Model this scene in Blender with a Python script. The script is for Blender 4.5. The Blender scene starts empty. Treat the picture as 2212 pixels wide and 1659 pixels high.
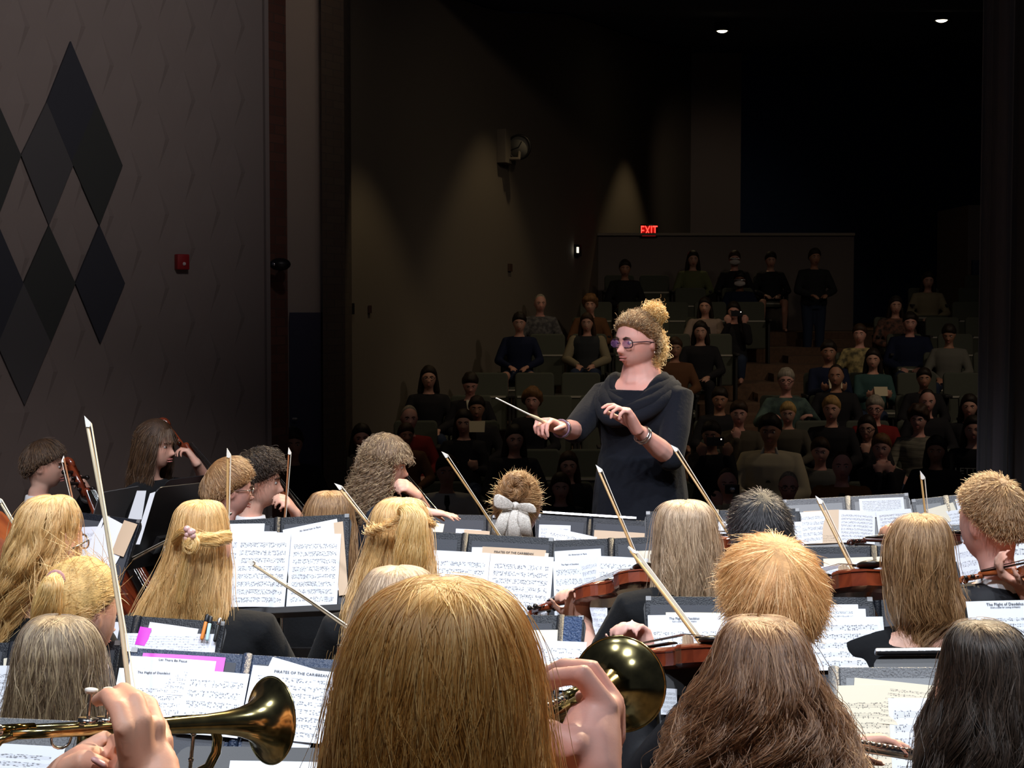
import bpy, bmesh, math, random
import numpy as np
from mathutils import Vector as V, Matrix, noise
sc = bpy.context.scene
COL = sc.collection
# ---------------------------------------------------------------- camera, world, lights, exposure
F = 3500.0; W0, H0 = 2212.0, 1659.0; EYE = V((0, 0, 1.75)); HOR = 650.0
PITCH = math.atan((H0/2-HOR)/F)
cam = bpy.data.objects.new('camera', bpy.data.cameras.new('camera')); COL.objects.link(cam)
cam.location = EYE; cam.rotation_euler = (math.pi/2-PITCH, 0, 0)
cam.data.sensor_width = 36; cam.data.lens = 36*F/W0; cam.data.clip_end = 200; cam.data.clip_start = .05
sc.camera = cam
sc.view_settings.view_transform = 'Standard'; sc.view_settings.look = 'None'
sc.view_settings.exposure = 0; sc.view_settings.gamma = 1; sc.view_settings.use_curve_mapping = False
cy = sc.cycles
cy.use_denoising = True; cy.max_bounces = 6; cy.diffuse_bounces = 3; cy.glossy_bounces = 3; cy.transmission_bounces = 4
cy.transparent_max_bounces = 6; cy.caustics_reflective = False; cy.caustics_refractive = False; cy.sample_clamp_indirect = 4
sc.cycles_curves.shape = 'RIBBONS' if hasattr(sc, 'cycles_curves') else None
wd = bpy.data.worlds.new('world'); sc.world = wd; wd.use_nodes = True
wd.node_tree.nodes['Background'].inputs[0].default_value = (.55, .6, .8, 1); wd.node_tree.nodes['Background'].inputs[1].default_value = .03

def spot(name, loc, target, power, ang, col, blend=.4, size=.12):
    l = bpy.data.lights.new(name, 'SPOT'); l.energy = power; l.spot_size = math.radians(ang); l.spot_blend = blend
    l.color = col; l.shadow_soft_size = size
    o = bpy.data.objects.new(name, l); COL.objects.link(o); o.location = loc
    d = V(target)-V(loc); o.rotation_euler = d.to_track_quat('-Z', 'Y').to_euler(); return o
COOL = (.86, .92, 1.0); WARM = (1.0, .80, .52)
# overhead stage electrics, cool white, aimed down at the band
for x, y, tx, ty, p in [(-2.2, .9, -1.1, 4.4, 700), (.0, .5, 0, 3.6, 700), (2.2, .9, 1.1, 4.2, 700), (-1.4, 3.0, -1.3, 5.0, 560), (1.4, 3.0, 1.0, 5.0, 560)]:
    spot('stage_spot', (x, y, 6.2), (tx, ty, 1.0), p, 56, COOL, .7, .12)
# front of house lights hung in the hall ceiling, warm, shining back onto the band from the audience side
for x, y, tx, ty, p in [(-4.2, 10.2, -1.2, 4.4, 3600), (.4, 10.6, .1, 3.4, 3900), (5.0, 10.2, 1.3, 4.2, 5200)]:
    spot('front_spot', (x, y, 7.4), (tx, ty, 1.1), p, 42, WARM, .6, .10)
spot('conductor_spot', (4.2, 10.2, 7.0), (.75, 6.9, 1.5), 1500, 14, (1., .80, .52), .5, .1)
spot('conductor_fill_spot', (-1.6, 1.6, 6.2), (.6, 6.9, 1.2), 420, 22, (1., .76, .76), .5, .2)
spot('conductor_side_spot', (-4.5, 5.0, 5.2), (.5, 6.9, 1.3), 160, 20, (.75, .74, 1.), .5, .15)
spot('cello_fill_spot', (-.2, 2.2, 6.2), (-1.7, 6.9, 1.1), 520, 34, (1., .84, .80), .7, .15)  # added fill that brightens the cellists' faces
# added lamp imitating stage bounce on the shell, and the dimmed house lights
spot('shell_bounce_fill', (.5, 3.0, 6.6), (-4.7, 10.2, 4.2), 640, 56, (1., .88, .84), .9, .3)
for x, y, tx, ty, tz, p in [(-1.0, 11.5, -.6, 17, 1.5, 64), (3.5, 11.5, 2.0, 21, 2.0, 95), (6.5, 12.5, 3.4, 18, 0, 260), (4.3, 24.5, 3.9, 32.1, 3.0, 80), (5.6, 22.4, 4.0, 22.0, 0, 60)]:  # fourth is added to imitate scattered light on the end wall
    spot('house_light', (x, y, 6.3 if y < 20 else 5.75), (tx, ty, tz), p, 70 if y < 20 else 44, (1, .78, .56), .9, .25)

def P(px, py, d):
    c, s = math.cos(PITCH), math.sin(PITCH)
    fw = V((0, c, -s)); up = V((0, s, c))
    return EYE + d*(fw + V((1, 0, 0))*((px-W0/2)/F) - up*((py-H0/2)/F))
def px2m(n, d): return n*d/F
# ---------------------------------------------------------------- materials
MATS = {}
def mat(name, col, rough=.6, metal=0., spec=.5, emit=0., bump=None, noise_col=None, sheen=0., coat=0.):
    if name in MATS: return MATS[name]
    m = bpy.data.materials.new(name); m.use_nodes = True; nt = m.node_tree; b = nt.nodes['Principled BSDF']
    b.inputs['Base Color'].default_value = (*col, 1); b.inputs['Roughness'].default_value = rough
    b.inputs['Metallic'].default_value = metal; b.inputs['Specular IOR Level'].default_value = spec
    if coat: b.inputs['Coat Weight'].default_value = coat; b.inputs['Coat Roughness'].default_value = .15
    if sheen: b.inputs['Sheen Weight'].default_value = sheen
    if emit: b.inputs['Emission Color'].default_value = (*col, 1); b.inputs['Emission Strength'].default_value = emit
    tc = nt.nodes.new('ShaderNodeTexCoord')
    if noise_col:
        c2, sc_, st = noise_col
        n = nt.nodes.new('ShaderNodeTexNoise'); n.inputs['Scale'].default_value = sc_; n.inputs['Detail'].default_value = 5
        mp = nt.nodes.new('ShaderNodeMapping'); mp.inputs['Scale'].default_value = st
        r = nt.nodes.new('ShaderNodeValToRGB'); r.color_ramp.elements[0].position = .38; r.color_ramp.elements[1].position = .64
        r.color_ramp.elements[0].color = (*col, 1); r.color_ramp.elements[1].color = (*c2, 1)
        nt.links.new(tc.outputs['Object'], mp.inputs[0]); nt.links.new(mp.outputs[0], n.inputs[0])
        nt.links.new(n.outputs[0], r.inputs[0]); nt.links.new(r.outputs[0], b.inputs['Base Color'])
    if bump:
        sc_, st, ds = bump
        n = nt.nodes.new('ShaderNodeTexNoise'); n.inputs['Scale'].default_value = sc_; n.inputs['Detail'].default_value = 3
        bp = nt.nodes.new('ShaderNodeBump'); bp.inputs['Strength'].default_value = st; bp.inputs['Distance'].default_value = ds
        nt.links.new(tc.outputs['Object'], n.inputs[0]); nt.links.new(n.outputs[0], bp.inputs['Height']); nt.links.new(bp.outputs[0], b.inputs['Normal'])
    MATS[name] = m; return m
def skin(name, col): return mat(name, col, .5, 0, .35, bump=(300, .08, .002), noise_col=(tuple(min(1, c*f) for c, f in zip(col, (1.06, .9, .86))), 14, (1, 1, 1)))
SK = skin('skin_fair', (.66, .40, .31)); SK2 = skin('skin_pink', (.68, .39, .33)); SK3 = skin('skin_tan', (.45, .25, .17)); SK4 = skin('skin_hand', (.74, .43, .31)); SK5 = skin('skin_brown', (.2, .1, .065))
BLK = mat('black_cloth', (.010, .0105, .012), .9, 0, .1, bump=(90, .3, .004), sheen=.04)
BLKW = mat('black_suit', (.014, .0145, .018), .7, 0, .3, bump=(160, .2, .002))
DRESS = mat('black_dress_knit', (.0075, .009, .014), .85, 0, .12, bump=(70, .35, .004), sheen=.06)
WHT = mat('white_cotton', (.78, .78, .8), .8)
PAPERW = mat('paper_edge', (.8, .82, .86), .8)
BRASS = mat('lacquered_brass', (.62, .43, .10), .09, 1., noise_col=((.36, .25, .07), 40, (1, 1, 1)))
BRASSB = mat('worn_brass', (.60, .50, .22), .16, 1., noise_col=((.36, .31, .15), 60, (1, 1, 1)))
SILV = mat('silver_plate', (.75, .73, .70), .15, 1.)
BMET = mat('black_metal', (.02, .02, .022), .42, .3, .5, bump=(400, .1, .001))
GMET = mat('grey_metal', (.2, .2, .205), .5, .4)
CHROME = mat('chrome', (.7, .7, .72), .2, 1.)
LEATH = mat('black_leatherette', (.008, .010, .016), .45, 0, .4, bump=(260, .7, .003))
LEATHG = mat('grey_leatherette', (.13, .135, .145), .45, 0, .6, bump=(220, .9, .004))
LIN = mat('grey_lining', (.060, .064, .076), .7, 0, .3, bump=(300, .3, .002))
LINL = mat('light_lining', (.26, .27, .28), .7, bump=(300, .3, .002))
VARN = mat('red_brown_varnish', (.20, .036, .012), .2, 0, .6, noise_col=((.10, .016, .007), 9, (1, 6, 1)), coat=.6)
VARN2 = mat('orange_brown_varnish', (.30, .075, .02), .2, 0, .6, noise_col=((.18, .04, .012), 9, (1, 6, 1)), coat=.6)
EBON = mat('ebony', (.012, .009, .008), .3)
STICK = mat('pernambuco_stick', (.52, .32, .13), .35, coat=.4); STICKR = mat('red_stick', (.30, .12, .05), .35, coat=.4); STICKW = mat('pale_stick', (.62, .52, .36), .3, coat=.5)
HORSE = mat('horsehair', (.75, .72, .64), .6)
IVORY = mat('bow_tip_plate', (.8, .78, .72), .4)
EYEW = mat('eye_white', (.6, .57, .55), .25); IRIS = mat('iris_dark', (.03, .018, .012), .2); LIPM = mat('lips', (.45, .16, .14), .45); BROWM = mat('brow_brown', (.07, .04, .025), .8); BROWL = mat('brow_light', (.26, .16, .08), .8)
GLASSF = mat('spectacle_frame', (.03, .015, .02), .3)
# ---------------------------------------------------------------- mesh builder
class MB:
    def __init__(s): s.v = []; s.f = []; s.m = []; s.uv = {}
    def add(s, vs, fs, mi=0, uvs=None):
        o = len(s.v); s.v += [tuple(x) for x in vs]
        for k, f in enumerate(fs):
            if uvs is not None: s.uv[len(s.f)] = [uvs[i] for i in f]
            s.f.append([i+o for i in f]); s.m.append(mi)
        return s
    def loft(s, rings, mi=0, caps=True):
        # rings: lists of equal numbers of points
        n = len(rings[0]); vs = [p for r in rings for p in r]; fs = []
        for i in range(len(rings)-1):
            for j in range(n):
                k = (j+1) % n; fs.append((i*n+j, i*n+k, (i+1)*n+k, (i+1)*n+j))
        if caps:
            fs.append(tuple(range(n-1, -1, -1))); b = (len(rings)-1)*n; fs.append(tuple(range(b, b+n)))
        return s.add(vs, fs, mi)
    def rings(s, specs, n=14, mi=0, p=2.0):
        # specs: (centre, axisA, axisB)
        R = []
        for c, a, b in specs:
            r = []
            for j in range(n):
                t = 2*math.pi*j/n; ct, st = math.cos(t), math.sin(t)
                if p != 2: ct = math.copysign(abs(ct)**(2/p), ct); st = math.copysign(abs(st)**(2/p), st)
                r.append(V(c)+V(a)*ct+V(b)*st)
            R.append(r)
        return s.loft(R, mi)
    def tube(s, path, rad, n=10, mi=0, round_=True, flat=1.0, ref=None):
        path = [V(p) for p in path]; k = len(path)
        if not hasattr(rad, '__len__'): rad = [rad]*k
        tang = [(path[min(i+1, k-1)]-path[max(i-1, 0)]).normalized() for i in range(k)]
        a = V(ref) if ref is not None else (V((0, 0, 1)) if abs(tang[0].z) < .9 else V((1, 0, 0)))
        specs = []
        for i in range(k):
            t = tang[i]; a = (a-t*a.dot(t))
            a = a.normalized() if a.length > 1e-6 else t.orthogonal().normalized()
            b = t.cross(a); r = rad[i]; specs.append([path[i], a*r*flat, b*r, t, r])
        if round_:
            pre = []; post = []
            for h, q in ((.98, .22), (.8, .62), (.45, .9)):
                c, a_, b_, t, r = specs[0]; pre.append((c-t*r*h, a_*q, b_*q))
                c, a_, b_, t, r = specs[-1]; post.insert(0, (c+t*r*h, a_*q, b_*q))
            sp = pre+[x[:3] for x in specs]+post
        else: sp = [x[:3] for x in specs]
        return s.rings(sp, n, mi)
    def ell(s, c, r, R=None, nu=14, nv=9, mi=0):
        c = V(c); R = R or Matrix.Identity(3); specs = []
        for i in range(nv):
            t = -math.pi/2+math.pi*(i+.5)/nv*1.0
            t = -math.pi/2*.97+math.pi*.97*i/(nv-1)
            specs.append((c+R@V((0, 0, r[2]*math.sin(t))), R@V((r[0]*math.cos(t), 0, 0)), R@V((0, r[1]*math.cos(t), 0))))
        return s.rings(specs, nu, mi)
    def box(s, c, d, R=None, mi=0):
        c = V(c); R = R or Matrix.Identity(3); h = V(d)/2
        vs = [c+R@V((x*h.x, y*h.y, z*h.z)) for z in (-1, 1) for y in (-1, 1) for x in (-1, 1)]
        return s.add(vs, [(0, 2, 3, 1), (4, 5, 7, 6), (0, 1, 5, 4), (2, 6, 7, 3), (0, 4, 6, 2), (1, 3, 7, 5)], mi)
    def prism(s, pts, d, mi=0):
        d = V(d); n = len(pts); vs = [V(p) for p in pts]+[V(p)+d for p in pts]
        fs = [tuple(range(n-1, -1, -1)), tuple(range(n, 2*n))]+[(i, (i+1) % n, n+(i+1) % n, n+i) for i in range(n)]
        return s.add(vs, fs, mi)
    def build(s, name, mats, parent=None, origin=None, smooth=True, remesh=0., iters=3, bevel=0., sub=0):
        o = V(origin) if origin is not None else V((0, 0, 0))
        me = bpy.data.meshes.new(name); me.from_pydata([(x-o.x, y-o.y, z-o.z) for x, y, z in s.v], [], s.f)
        for m in (mats if isinstance(mats, (list, tuple)) else [mats]): me.materials.append(m)
        if any(s.m): me.polygons.foreach_set('material_index', s.m)
        if s.uv:
            l = me.uv_layers.new(name='UVMap'); k = 0
            for i, p in enumerate(me.polygons):
                u = s.uv.get(i)
                for q in range(len(p.vertices)): l.data[k].uv = u[q] if u else (0, 0); k += 1
        me.polygons.foreach_set('use_smooth', [smooth]*len(me.polygons)); me.update()
        ob = bpy.data.objects.new(name, me); COL.objects.link(ob)
        if parent is not None: ob.parent = parent
        elif origin is not None: ob.location = o
        if remesh:
            r = ob.modifiers.new('remesh', 'REMESH'); r.mode = 'VOXEL'; r.voxel_size = remesh; r.use_smooth_shade = True
            if iters:
                q = ob.modifiers.new('smooth', 'SMOOTH'); q.factor = .5; q.iterations = iters
        if bevel:
            q = ob.modifiers.new('bevel', 'BEVEL'); q.width = bevel; q.segments = 2; q.limit_method = 'ANGLE'
        if sub:
            q = ob.modifiers.new('subdivision', 'SUBSURF'); q.levels = sub; q.render_levels = sub
        return ob
def tag(o, label=None, cat=None, group=None, kind=None):
    for k, v in (('label', label), ('category', cat), ('group', group), ('kind', kind)):
        if v: o[k] = v
    return o
def empty(name, loc, label=None, cat=None, group=None, rz=0):
    o = bpy.data.objects.new(name, None); COL.objects.link(o); o.location = loc; o.rotation_euler = (0, 0, rz); o.empty_display_size = .1
    return tag(o, label, cat, group)
def copy_tree(o, parent=None):
    c = o.copy(); COL.objects.link(c)
    if parent is not None: c.parent = parent
    for ch in [x for x in CH.get(o.name, [])]: copy_tree(ch, c)
    return c
CH = {}
def index_children(root):
    for o in COL.objects:
        if o.parent is not None: CH.setdefault(o.parent.name, []).append(o)
def lerp(a, b, t): return a+(b-a)*t
def Rz(d): return Matrix.Rotation(math.radians(d), 3, 'Z')
def Rx(d): return Matrix.Rotation(math.radians(d), 3, 'X')
def Ry(d): return Matrix.Rotation(math.radians(d), 3, 'Y')
# ---------------------------------------------------------------- the room
def brick_mat(name, c1, c2, mort):
    m = bpy.data.materials.new(name); m.use_nodes = True; nt = m.node_tree; b = nt.nodes['Principled BSDF']; b.inputs['Roughness'].default_value = .85
    tc = nt.nodes.new('ShaderNodeTexCoord'); mp = nt.nodes.new('ShaderNodeMapping'); mp.inputs['Rotation'].default_value = (math.pi/2, 0, 0)
    br = nt.nodes.new('ShaderNodeTexBrick'); br.inputs['Scale'].default_value = 4.6; br.inputs['Mortar Size'].default_value = .02
    br.inputs['Color1'].default_value = (*c1, 1); br.inputs['Color2'].default_value = (*c2, 1); br.inputs['Mortar'].default_value = (*mort, 1)
    br.inputs['Row Height'].default_value = .3
    nt.links.new(tc.outputs['Object'], mp.inputs[0]); nt.links.new(mp.outputs[0], br.inputs[0]); nt.links.new(br.outputs[0], b.inputs['Base Color'])
    return m
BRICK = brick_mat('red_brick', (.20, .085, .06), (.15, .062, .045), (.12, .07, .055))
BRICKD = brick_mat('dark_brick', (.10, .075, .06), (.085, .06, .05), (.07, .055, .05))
SHELL = mat('painted_panel', (.24, .205, .195), .8, bump=(60, .1, .004))
HALL = mat('painted_hall_wall', (.20, .175, .145), .85, bump=(50, .1, .004))
NAVY = mat('navy_ceiling', (.045, .08, .18), .9)
NAVYW = mat('navy_wall', (.035, .065, .15), .9)
CARPET = mat('brown_carpet', (.17, .10, .065), .95, bump=(200, .4, .004), noise_col=((.13, .08, .055), 30, (1, 1, 1)))
STAGEF = mat('stage_floor_boards', (.10, .075, .06), .45, noise_col=((.075, .055, .045), 3, (1, 12, 1)))
def struct(name, mb, m, smooth=False, **k):
    o = mb.build(name, m, smooth=smooth, **k); o['kind'] = 'structure'; return o
def wallx(d): return -1.95+.32*(d-15)
def slab(pts, d): return MB().prism(pts, d)
# stage floor and audience floor
struct('floor_stage', MB().box((0, 1.7, -.5), (16, 15.0, 1.0)), STAGEF)
struct('floor_hall', MB().box((4, 24, -1.16), (26, 30, .2)), CARPET)
ND = 12
def rowD(k): return 13.3+1.0*k
def rowZ(k): return -.934+.2022*k
rb = MB()
for k in range(1, ND):
    a, b = rowD(k)-.45, (rowD(k)+.55 if k < ND-1 else 34.)
    z = rowZ(k)
    rb.prism([(wallx(a)-.1, a, -1.06), (16, a, -1.06), (16, b, -1.06), (wallx(b)-.1, b, -1.06)], (0, 0, z+1.06))
struct('floor_terraces', rb, CARPET)
# aisle stair: an extra half step before every terrace, running up between the two blocks of seats
def aisleX(d): return 1.05+.36*(d-13.3)
for k in range(1, ND):
    a = rowD(k)-.45; z0, z1 = rowZ(k-1), rowZ(k); x = aisleX(a-.25)
    o = MB().box((x, a-.25, (z0+z1)/2-.05), (1.15, .5, z1-z0)) if False else MB().prism([(x-.58, a-.48, z0), (x+.58, a-.48, z0), (x+.58, a, z0), (x-.58, a, z0)], (0, 0, (z1-z0)/2))
    st = struct('trim_%d' % k, o, CARPET)
# left wall: stage shell tower with raised lozenge relief and big two tone diamonds
DA, DB = 9.6, 10.8
pA = P(-60, 0, DA); pB = P(566, 0, DB)
wa = V((pA.x, pA.y, 0)); wb = V((pB.x, pB.y, 0)); wu = (wb-wa).normalized(); wn = V((wu.y, -wu.x, 0))   # wn looks to the stage
wa = wa-wu*3.5
def on_wall(px, py, off=0.):
    r = P(px, py, 1)-EYE; q = wa+wn*off; t = (q-EYE).dot(wn)/r.dot(wn); return EYE+r*t
wl = MB().prism([wa, wb, wb-wn*.4, wa-wn*.4], (0, 0, 7.5))
for ci, cx in enumerate([-85, -25, 35, 97, 157, 219, 280, 340, 397, 452, 505]):
    for r_ in range(-1, 9):
        cyy = 20+r_*168*(1-.00012*max(cx, 0))+(84 if ci % 2 else 0)
        c = on_wall(cx, cyy+35, 0); hw, hh = .085, .20
        p = [c-wu*hw, c+V((0, 0, hh)), c+wu*hw, c-V((0, 0, hh))]; top = c+wn*.010
        wl.add(p+[top+wu*.05+V((0, 0, 0))], [(0, 1, 4), (1, 2, 4), (2, 3, 4), (3, 0, 4)])
struct('wall_left', wl, SHELL)
DK = mat('panel_charcoal', (.035, .04, .04), .8); DN = mat('panel_navy', (.032, .036, .05), .8); DG = mat('panel_grey', (.075, .075, .082), .8)
for nm, m, pts in [('trim_20', DN, [(150, 90), (206, 224), (152, 350), (98, 222)]), ('trim_21', DK, [(206, 224), (262, 358), (212, 487), (152, 350)]),
                   ('trim_22', DG, [(98, 222), (155, 358), (103, 487), (43, 336)]), ('trim_23', DK, [(103, 487), (160, 612), (107, 740), (48, 612)]),
                   ('trim_24', DN, [(212, 487), (267, 612), (214, 742), (160, 612)]), ('trim_25', DG, [(48, 612), (107, 740), (50, 875), (-8, 745)]),
                   ('trim_26', DK, [(-14, 208), (43, 336), (-10, 478), (-68, 345)]), ('trim_27', DN, [(-10, 478), (48, 612), (-8, 745), (-66, 615)])]:
    struct(nm, MB().prism([on_wall(x, y, .001) for x, y in pts], wn*.022), m)
struct('trim_28', MB().prism([wb, wb+wn*.03, wb+wn*.03+wu*.03, wb+wu*.03], (0, 0, 7.5)), SHELL)
# brick pier, recess with the blue door, dark pier, hall side wall
def vwall(name, x0, d0, x1, d1, m, th=.25, h=7.6, z0=-1.06):
    a, b = P(x0, 700, d0), P(x1, 700, d1); a.z = b.z = z0; n = (b-a).normalized(); n = V((n.y, -n.x, 0))
    return struct(name, MB().prism([a, b, b-n*th, a-n*th], (0, 0, h)), m)
vwall('wall_brick_pier', 562, 11.4, 622, 11.7, BRICK, .6)
vwall('wall_recess', 606, 14.0, 735, 14.0, SHELL, .2)
a, b = P(693, 0, 13.6), P(742, 0, 13.9)
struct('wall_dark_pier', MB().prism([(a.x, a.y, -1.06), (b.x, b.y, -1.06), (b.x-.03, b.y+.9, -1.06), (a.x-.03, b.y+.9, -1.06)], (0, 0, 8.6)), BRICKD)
d = MB(); a, b = P(626, 675, 13.95), P(694, 675, 13.95); d.box((a+b)/2+V((0, 0, -1.32)), (b.x-a.x, .06, 2.64))
dm = mat('blue_door_paint', (.012, .014, .045), .5)
do = struct('door_1', d, dm)
h = MB(); h.tube([P(634, 905, 13.9), P(640, 905, 13.9)], .012); h.build('door_handle', GMET, do, origin=(0, 0, 0))
w0, w1 = V((wallx(14.9), 14.9, 0)), V((wallx(32.1), 32.1, 0)); su = (w1-w0).normalized(); sn = V((su.y, -su.x, 0))
def on_side(px, py, off=0.):
    r = P(px, py, 1)-EYE; q = w0+sn*off; t = (q-EYE).dot(sn)/r.dot(sn); return EYE+r*t
prof = [on_side(x, y) for x, y in [(880, -60), (940, -28), (1000, 0), (1050, 18), (1100, 28), (1160, 28), (1220, 31), (1280, 50), (1340, 71), (1400, 90), (1450, 101), (1490, 106)]]
top = [V((p.x, p.y, p.z)) for p in prof]
pts = [V((w0.x, w0.y, -1.06)), V((w0.x, w0.y, 9.0)), V((w0.x+.294*1.2, w0.y+1.2, 6.6))]+top+[V((w1.x, w1.y, top[-1].z)), V((w1.x, w1.y, -1.06))]
struct('wall_side', MB().prism(pts, -sn*.3), HALL)
# ceiling of the hall, waves following the wall top
c = MB(); ce = [V((w0.x, w0.y-6.5, 9.6)), V((w0.x, w0.y, 8.8)), V((w0.x+.35, w0.y+1.2, 6.4))]+top+[V((w1.x, 40, top[-1].z))]
rows_ = [[p+V((-1.5, 0, .02)) for p in ce], [p+V((22, 0, .02)) for p in ce]]
n = len(ce); vs = rows_[0]+rows_[1]+[p+V((0, 0, .3)) for p in rows_[0]]+[p+V((0, 0, .3)) for p in rows_[1]]
c.add(vs, [(i, i+1, n+i+1, n+i) for i in range(n-1)]+[(2*n+i, 3*n+i, 3*n+i+1, 2*n+i+1) for i in range(n-1)])
struct('ceiling_hall', c, NAVY, True)
# facing wall at the end of the side wall, low wall behind the top row, dark blue back of the hall
a, b = P(1490, 106, 32.1), P(1602, 110, 32.1)
struct('wall_end', MB().prism([(a.x, a.y, -1), (b.x, b.y, -1), (b.x, b.y+.3, -1), (a.x, a.y+.3, -1)], (0, 0, top[-1].z+1)), SHELL)
a, b = P(1290, 509, 25.2), P(1845, 506, 25.2)
lo = MB(); lo.prism([(a.x, a.y, -1), (b.x, b.y, -1), (b.x, b.y+.25, -1), (a.x, a.y+.25, -1)], (0, 0, a.z+1))
struct('wall_low', lo, SHELL)
struct('trim_30', MB().box(((a.x+b.x)/2, a.y+.1, a.z+.02), (b.x-a.x, .34, .04)), mat('pale_cap', (.38, .33, .27), .6))
struct('wall_back', MB().box((12, 36, 3), (30, .3, 10)), NAVYW)
a, b = P(2092, 443, 27.5), P(2330, 443, 27.5)
struct('wall_booth', MB().prism([(a.x, a.y, 0), (b.x, b.y, 0), (b.x, b.y+2, 0), (a.x, a.y+2, 0)], (0, 0, a.z)), SHELL)
a, b = P(2100, 562, 27.3), P(2330, 562, 27.3)
struct('window_1', MB().box(((a.x+b.x)/2, a.y, a.z-.35), (b.x-a.x, .1, .7)), mat('dark_glass', (.01, .01, .012), .15))
struct('wall_right', MB().box((16.2, 22, 3), (.3, 32, 10)), NAVYW)
# black curtain leg at the right of the stage
cu = MB(); cl, cr = P(2130, 0, 7.9), P(2420, 0, 8.4); n = 60; A = []; B = []
for i in range(n+1):
    t = i/n; p = V((lerp(cl.x, cr.x, t), lerp(cl.y, cr.y, t)+.06*math.sin(t*34)+.03*math.sin(t*77+1), 0)); A.append(p); B.append(p+V((0, .02, 0)))
loop = A+B[::-1]; cu.prism(loop, (0, 0, 7.5))
o = cu.build('stage_curtain', mat('black_velour', (.055, .058, .075), .95, sheen=.4), None, origin=(cl.x, cl.y, 0)); tag(o, 'dark velour stage curtain hanging in folds at the right edge', 'curtain')
# fixtures
def box_thing(name, label, cat, c, d, m, R=None, bev=.004):
    return tag(MB().box(c, d, R).build(name, m, origin=c, smooth=False, bevel=bev), label, cat)
Rw = Matrix((wu, -wn, V((0, 0, 1)))).transposed()
Rs = Matrix((su, -sn, V((0, 0, 1)))).transposed()
e = empty('fire_alarm', on_wall(393, 566, .0), 'red fire alarm strobe box on the patterned left wall', 'fire alarm'); q = on_wall(393, 566, .025)
MB().box(q, (.085, .05, .1), Rw).build('body', mat('alarm_red', (.30, .012, .015), .5), e, origin=e.location, bevel=.006)
MB().ell(on_wall(398, 570, .052), (.012, .008, .012)).build('strobe_lens', mat('strobe', (.7, .6, .6), .2), e, origin=e.location)
e = empty('security_camera', P(605, 571, 11.3), 'black dome camera sticking out from the brick pier', 'camera'); q = e.location
MB().ell(q, (.075, .06, .045)).build('body', BMET, e, origin=q); MB().ell(q+V((-.035, -.05, 0)), (.014, .014, .014)).build('lens', CHROME, e, origin=q)
MB().tube([q+V((0, .02, 0)), q+V((.0, .2, .0))], .03).build('bracket', BMET, e, origin=q)
box_thing('switch_plate', 'dark square switch plate on the hall side wall by the dark pier', 'switch', on_side(758, 667, .02), (.12, .03, .11), BMET, Rs)
box_thing('light_switch', 'small narrow brown switch right of the dark square switch plate', 'switch', on_side(799, 668, .015), (.06, .02, .08), mat('switch_brown', (.06, .03, .03), .6), Rs)
box_thing('thermostat', 'tiny brown box on the hall side wall under the wall lights', 'thermostat', on_side(1102, 578, .015), (.12, .03, .1), mat('thermostat_brown', (.07, .04, .03), .6), Rs)
q = on_side(1248, 540, .0)
e = empty('wall_lamp', q, 'small lit slot lamp on the side wall below the exit sign', 'lamp')
MB().box(on_side(1248, 541, .03), (.22, .06, .17), Rs).build('housing', BMET, e, origin=q); MB().box(on_side(1248, 540, .065), (.09, .012, .085), Rs).build('lamp_face', mat('lamp_glow', (1, .93, .75), emit=1.2), e, origin=q)
# clock on a bracket
q = on_side(1118, 318, .0); e = empty('wall_clock', q, 'round black rimmed clock on a bracket beside a wall box', 'clock')
ck = on_side(1121, 318, .22); f_ = V((-.25, -.97, 0)).normalized(); Rk = f_.to_track_quat('Z', 'Y').to_matrix()
m = MB(); m.rings([(ck+f_*t, Rk@V((r, 0, 0)), Rk@V((0, r, 0))) for t, r in ((-.05, .15), (.0, .165), (.03, .16), (.035, .14), (.01, .135))], 32); m.build('rim', BMET, e, origin=q)
MB().rings([(ck+f_*t, Rk@V((.137, 0, 0)), Rk@V((0, .137, 0))) for t in (.0, .015)], 32).build('dial', mat('clock_dial', (.2, .2, .18), .6), e, origin=q)
m = MB()
for an, ln in ((60, .075), (200, .11)):
    dd = Rk@V((math.cos(math.radians(an)), math.sin(math.radians(an)), 0)); m.tube([ck+f_*.02, ck+f_*.02+dd*ln], .006)
m.build('hands', BMET, e, origin=q)
MB().tube([on_side(1086, 343, .03), on_side(1121, 343, .24)], .02).tube([on_side(1121, 343, .24), ck-f_*.04], .02).build('bracket', HALL, e, origin=q)
box_thing('wall_box', 'pale square cabinet on the side wall left of the clock', 'box', on_side(1094, 318, .06), (.42, .12, .42), HALL, Rs)
# exit sign
q = P(1402, 499, 25.12); e = empty('exit_sign', q, 'glowing red EXIT sign above the low wall', 'exit sign')
MB().box(q+V((0, .05, 0)), (.26, .06, .2)).build('housing', BMET, e, origin=q)
def text(s, name, loc, size, R, m, parent=None, origin=None, align='CENTER', ext=.001, sx=1.):
    c = bpy.data.curves.new(name, 'FONT'); c.body = s; c.size = size; c.align_x = align; c.align_y = 'CENTER'; c.extrude = ext; c.resolution_u = 2
    t = bpy.data.objects.new(name, c); me = bpy.data.meshes.new_from_object(t); bpy.data.objects.remove(t)
    M = Matrix.Translation(V(loc)-(V(origin) if origin is not None else V((0, 0, 0)))) @ R.to_4x4() @ Matrix.Diagonal((sx, 1, 1, 1)); me.transform(M)
    me.materials.clear(); me.materials.append(m); o = bpy.data.objects.new(name, me); COL.objects.link(o); o.parent = parent; return o
text('EXIT', 'lettering', q+V((0, .01, 0)), .21, Rx(90), mat('exit_red', (1, .03, .02), emit=5), e, q, sx=.62)
MB().box(q+V((0, .017, 0)), (.21, .006, .16)).build('face', mat('exit_face', (.6, .01, .01), emit=.25), e, origin=q)
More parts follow.
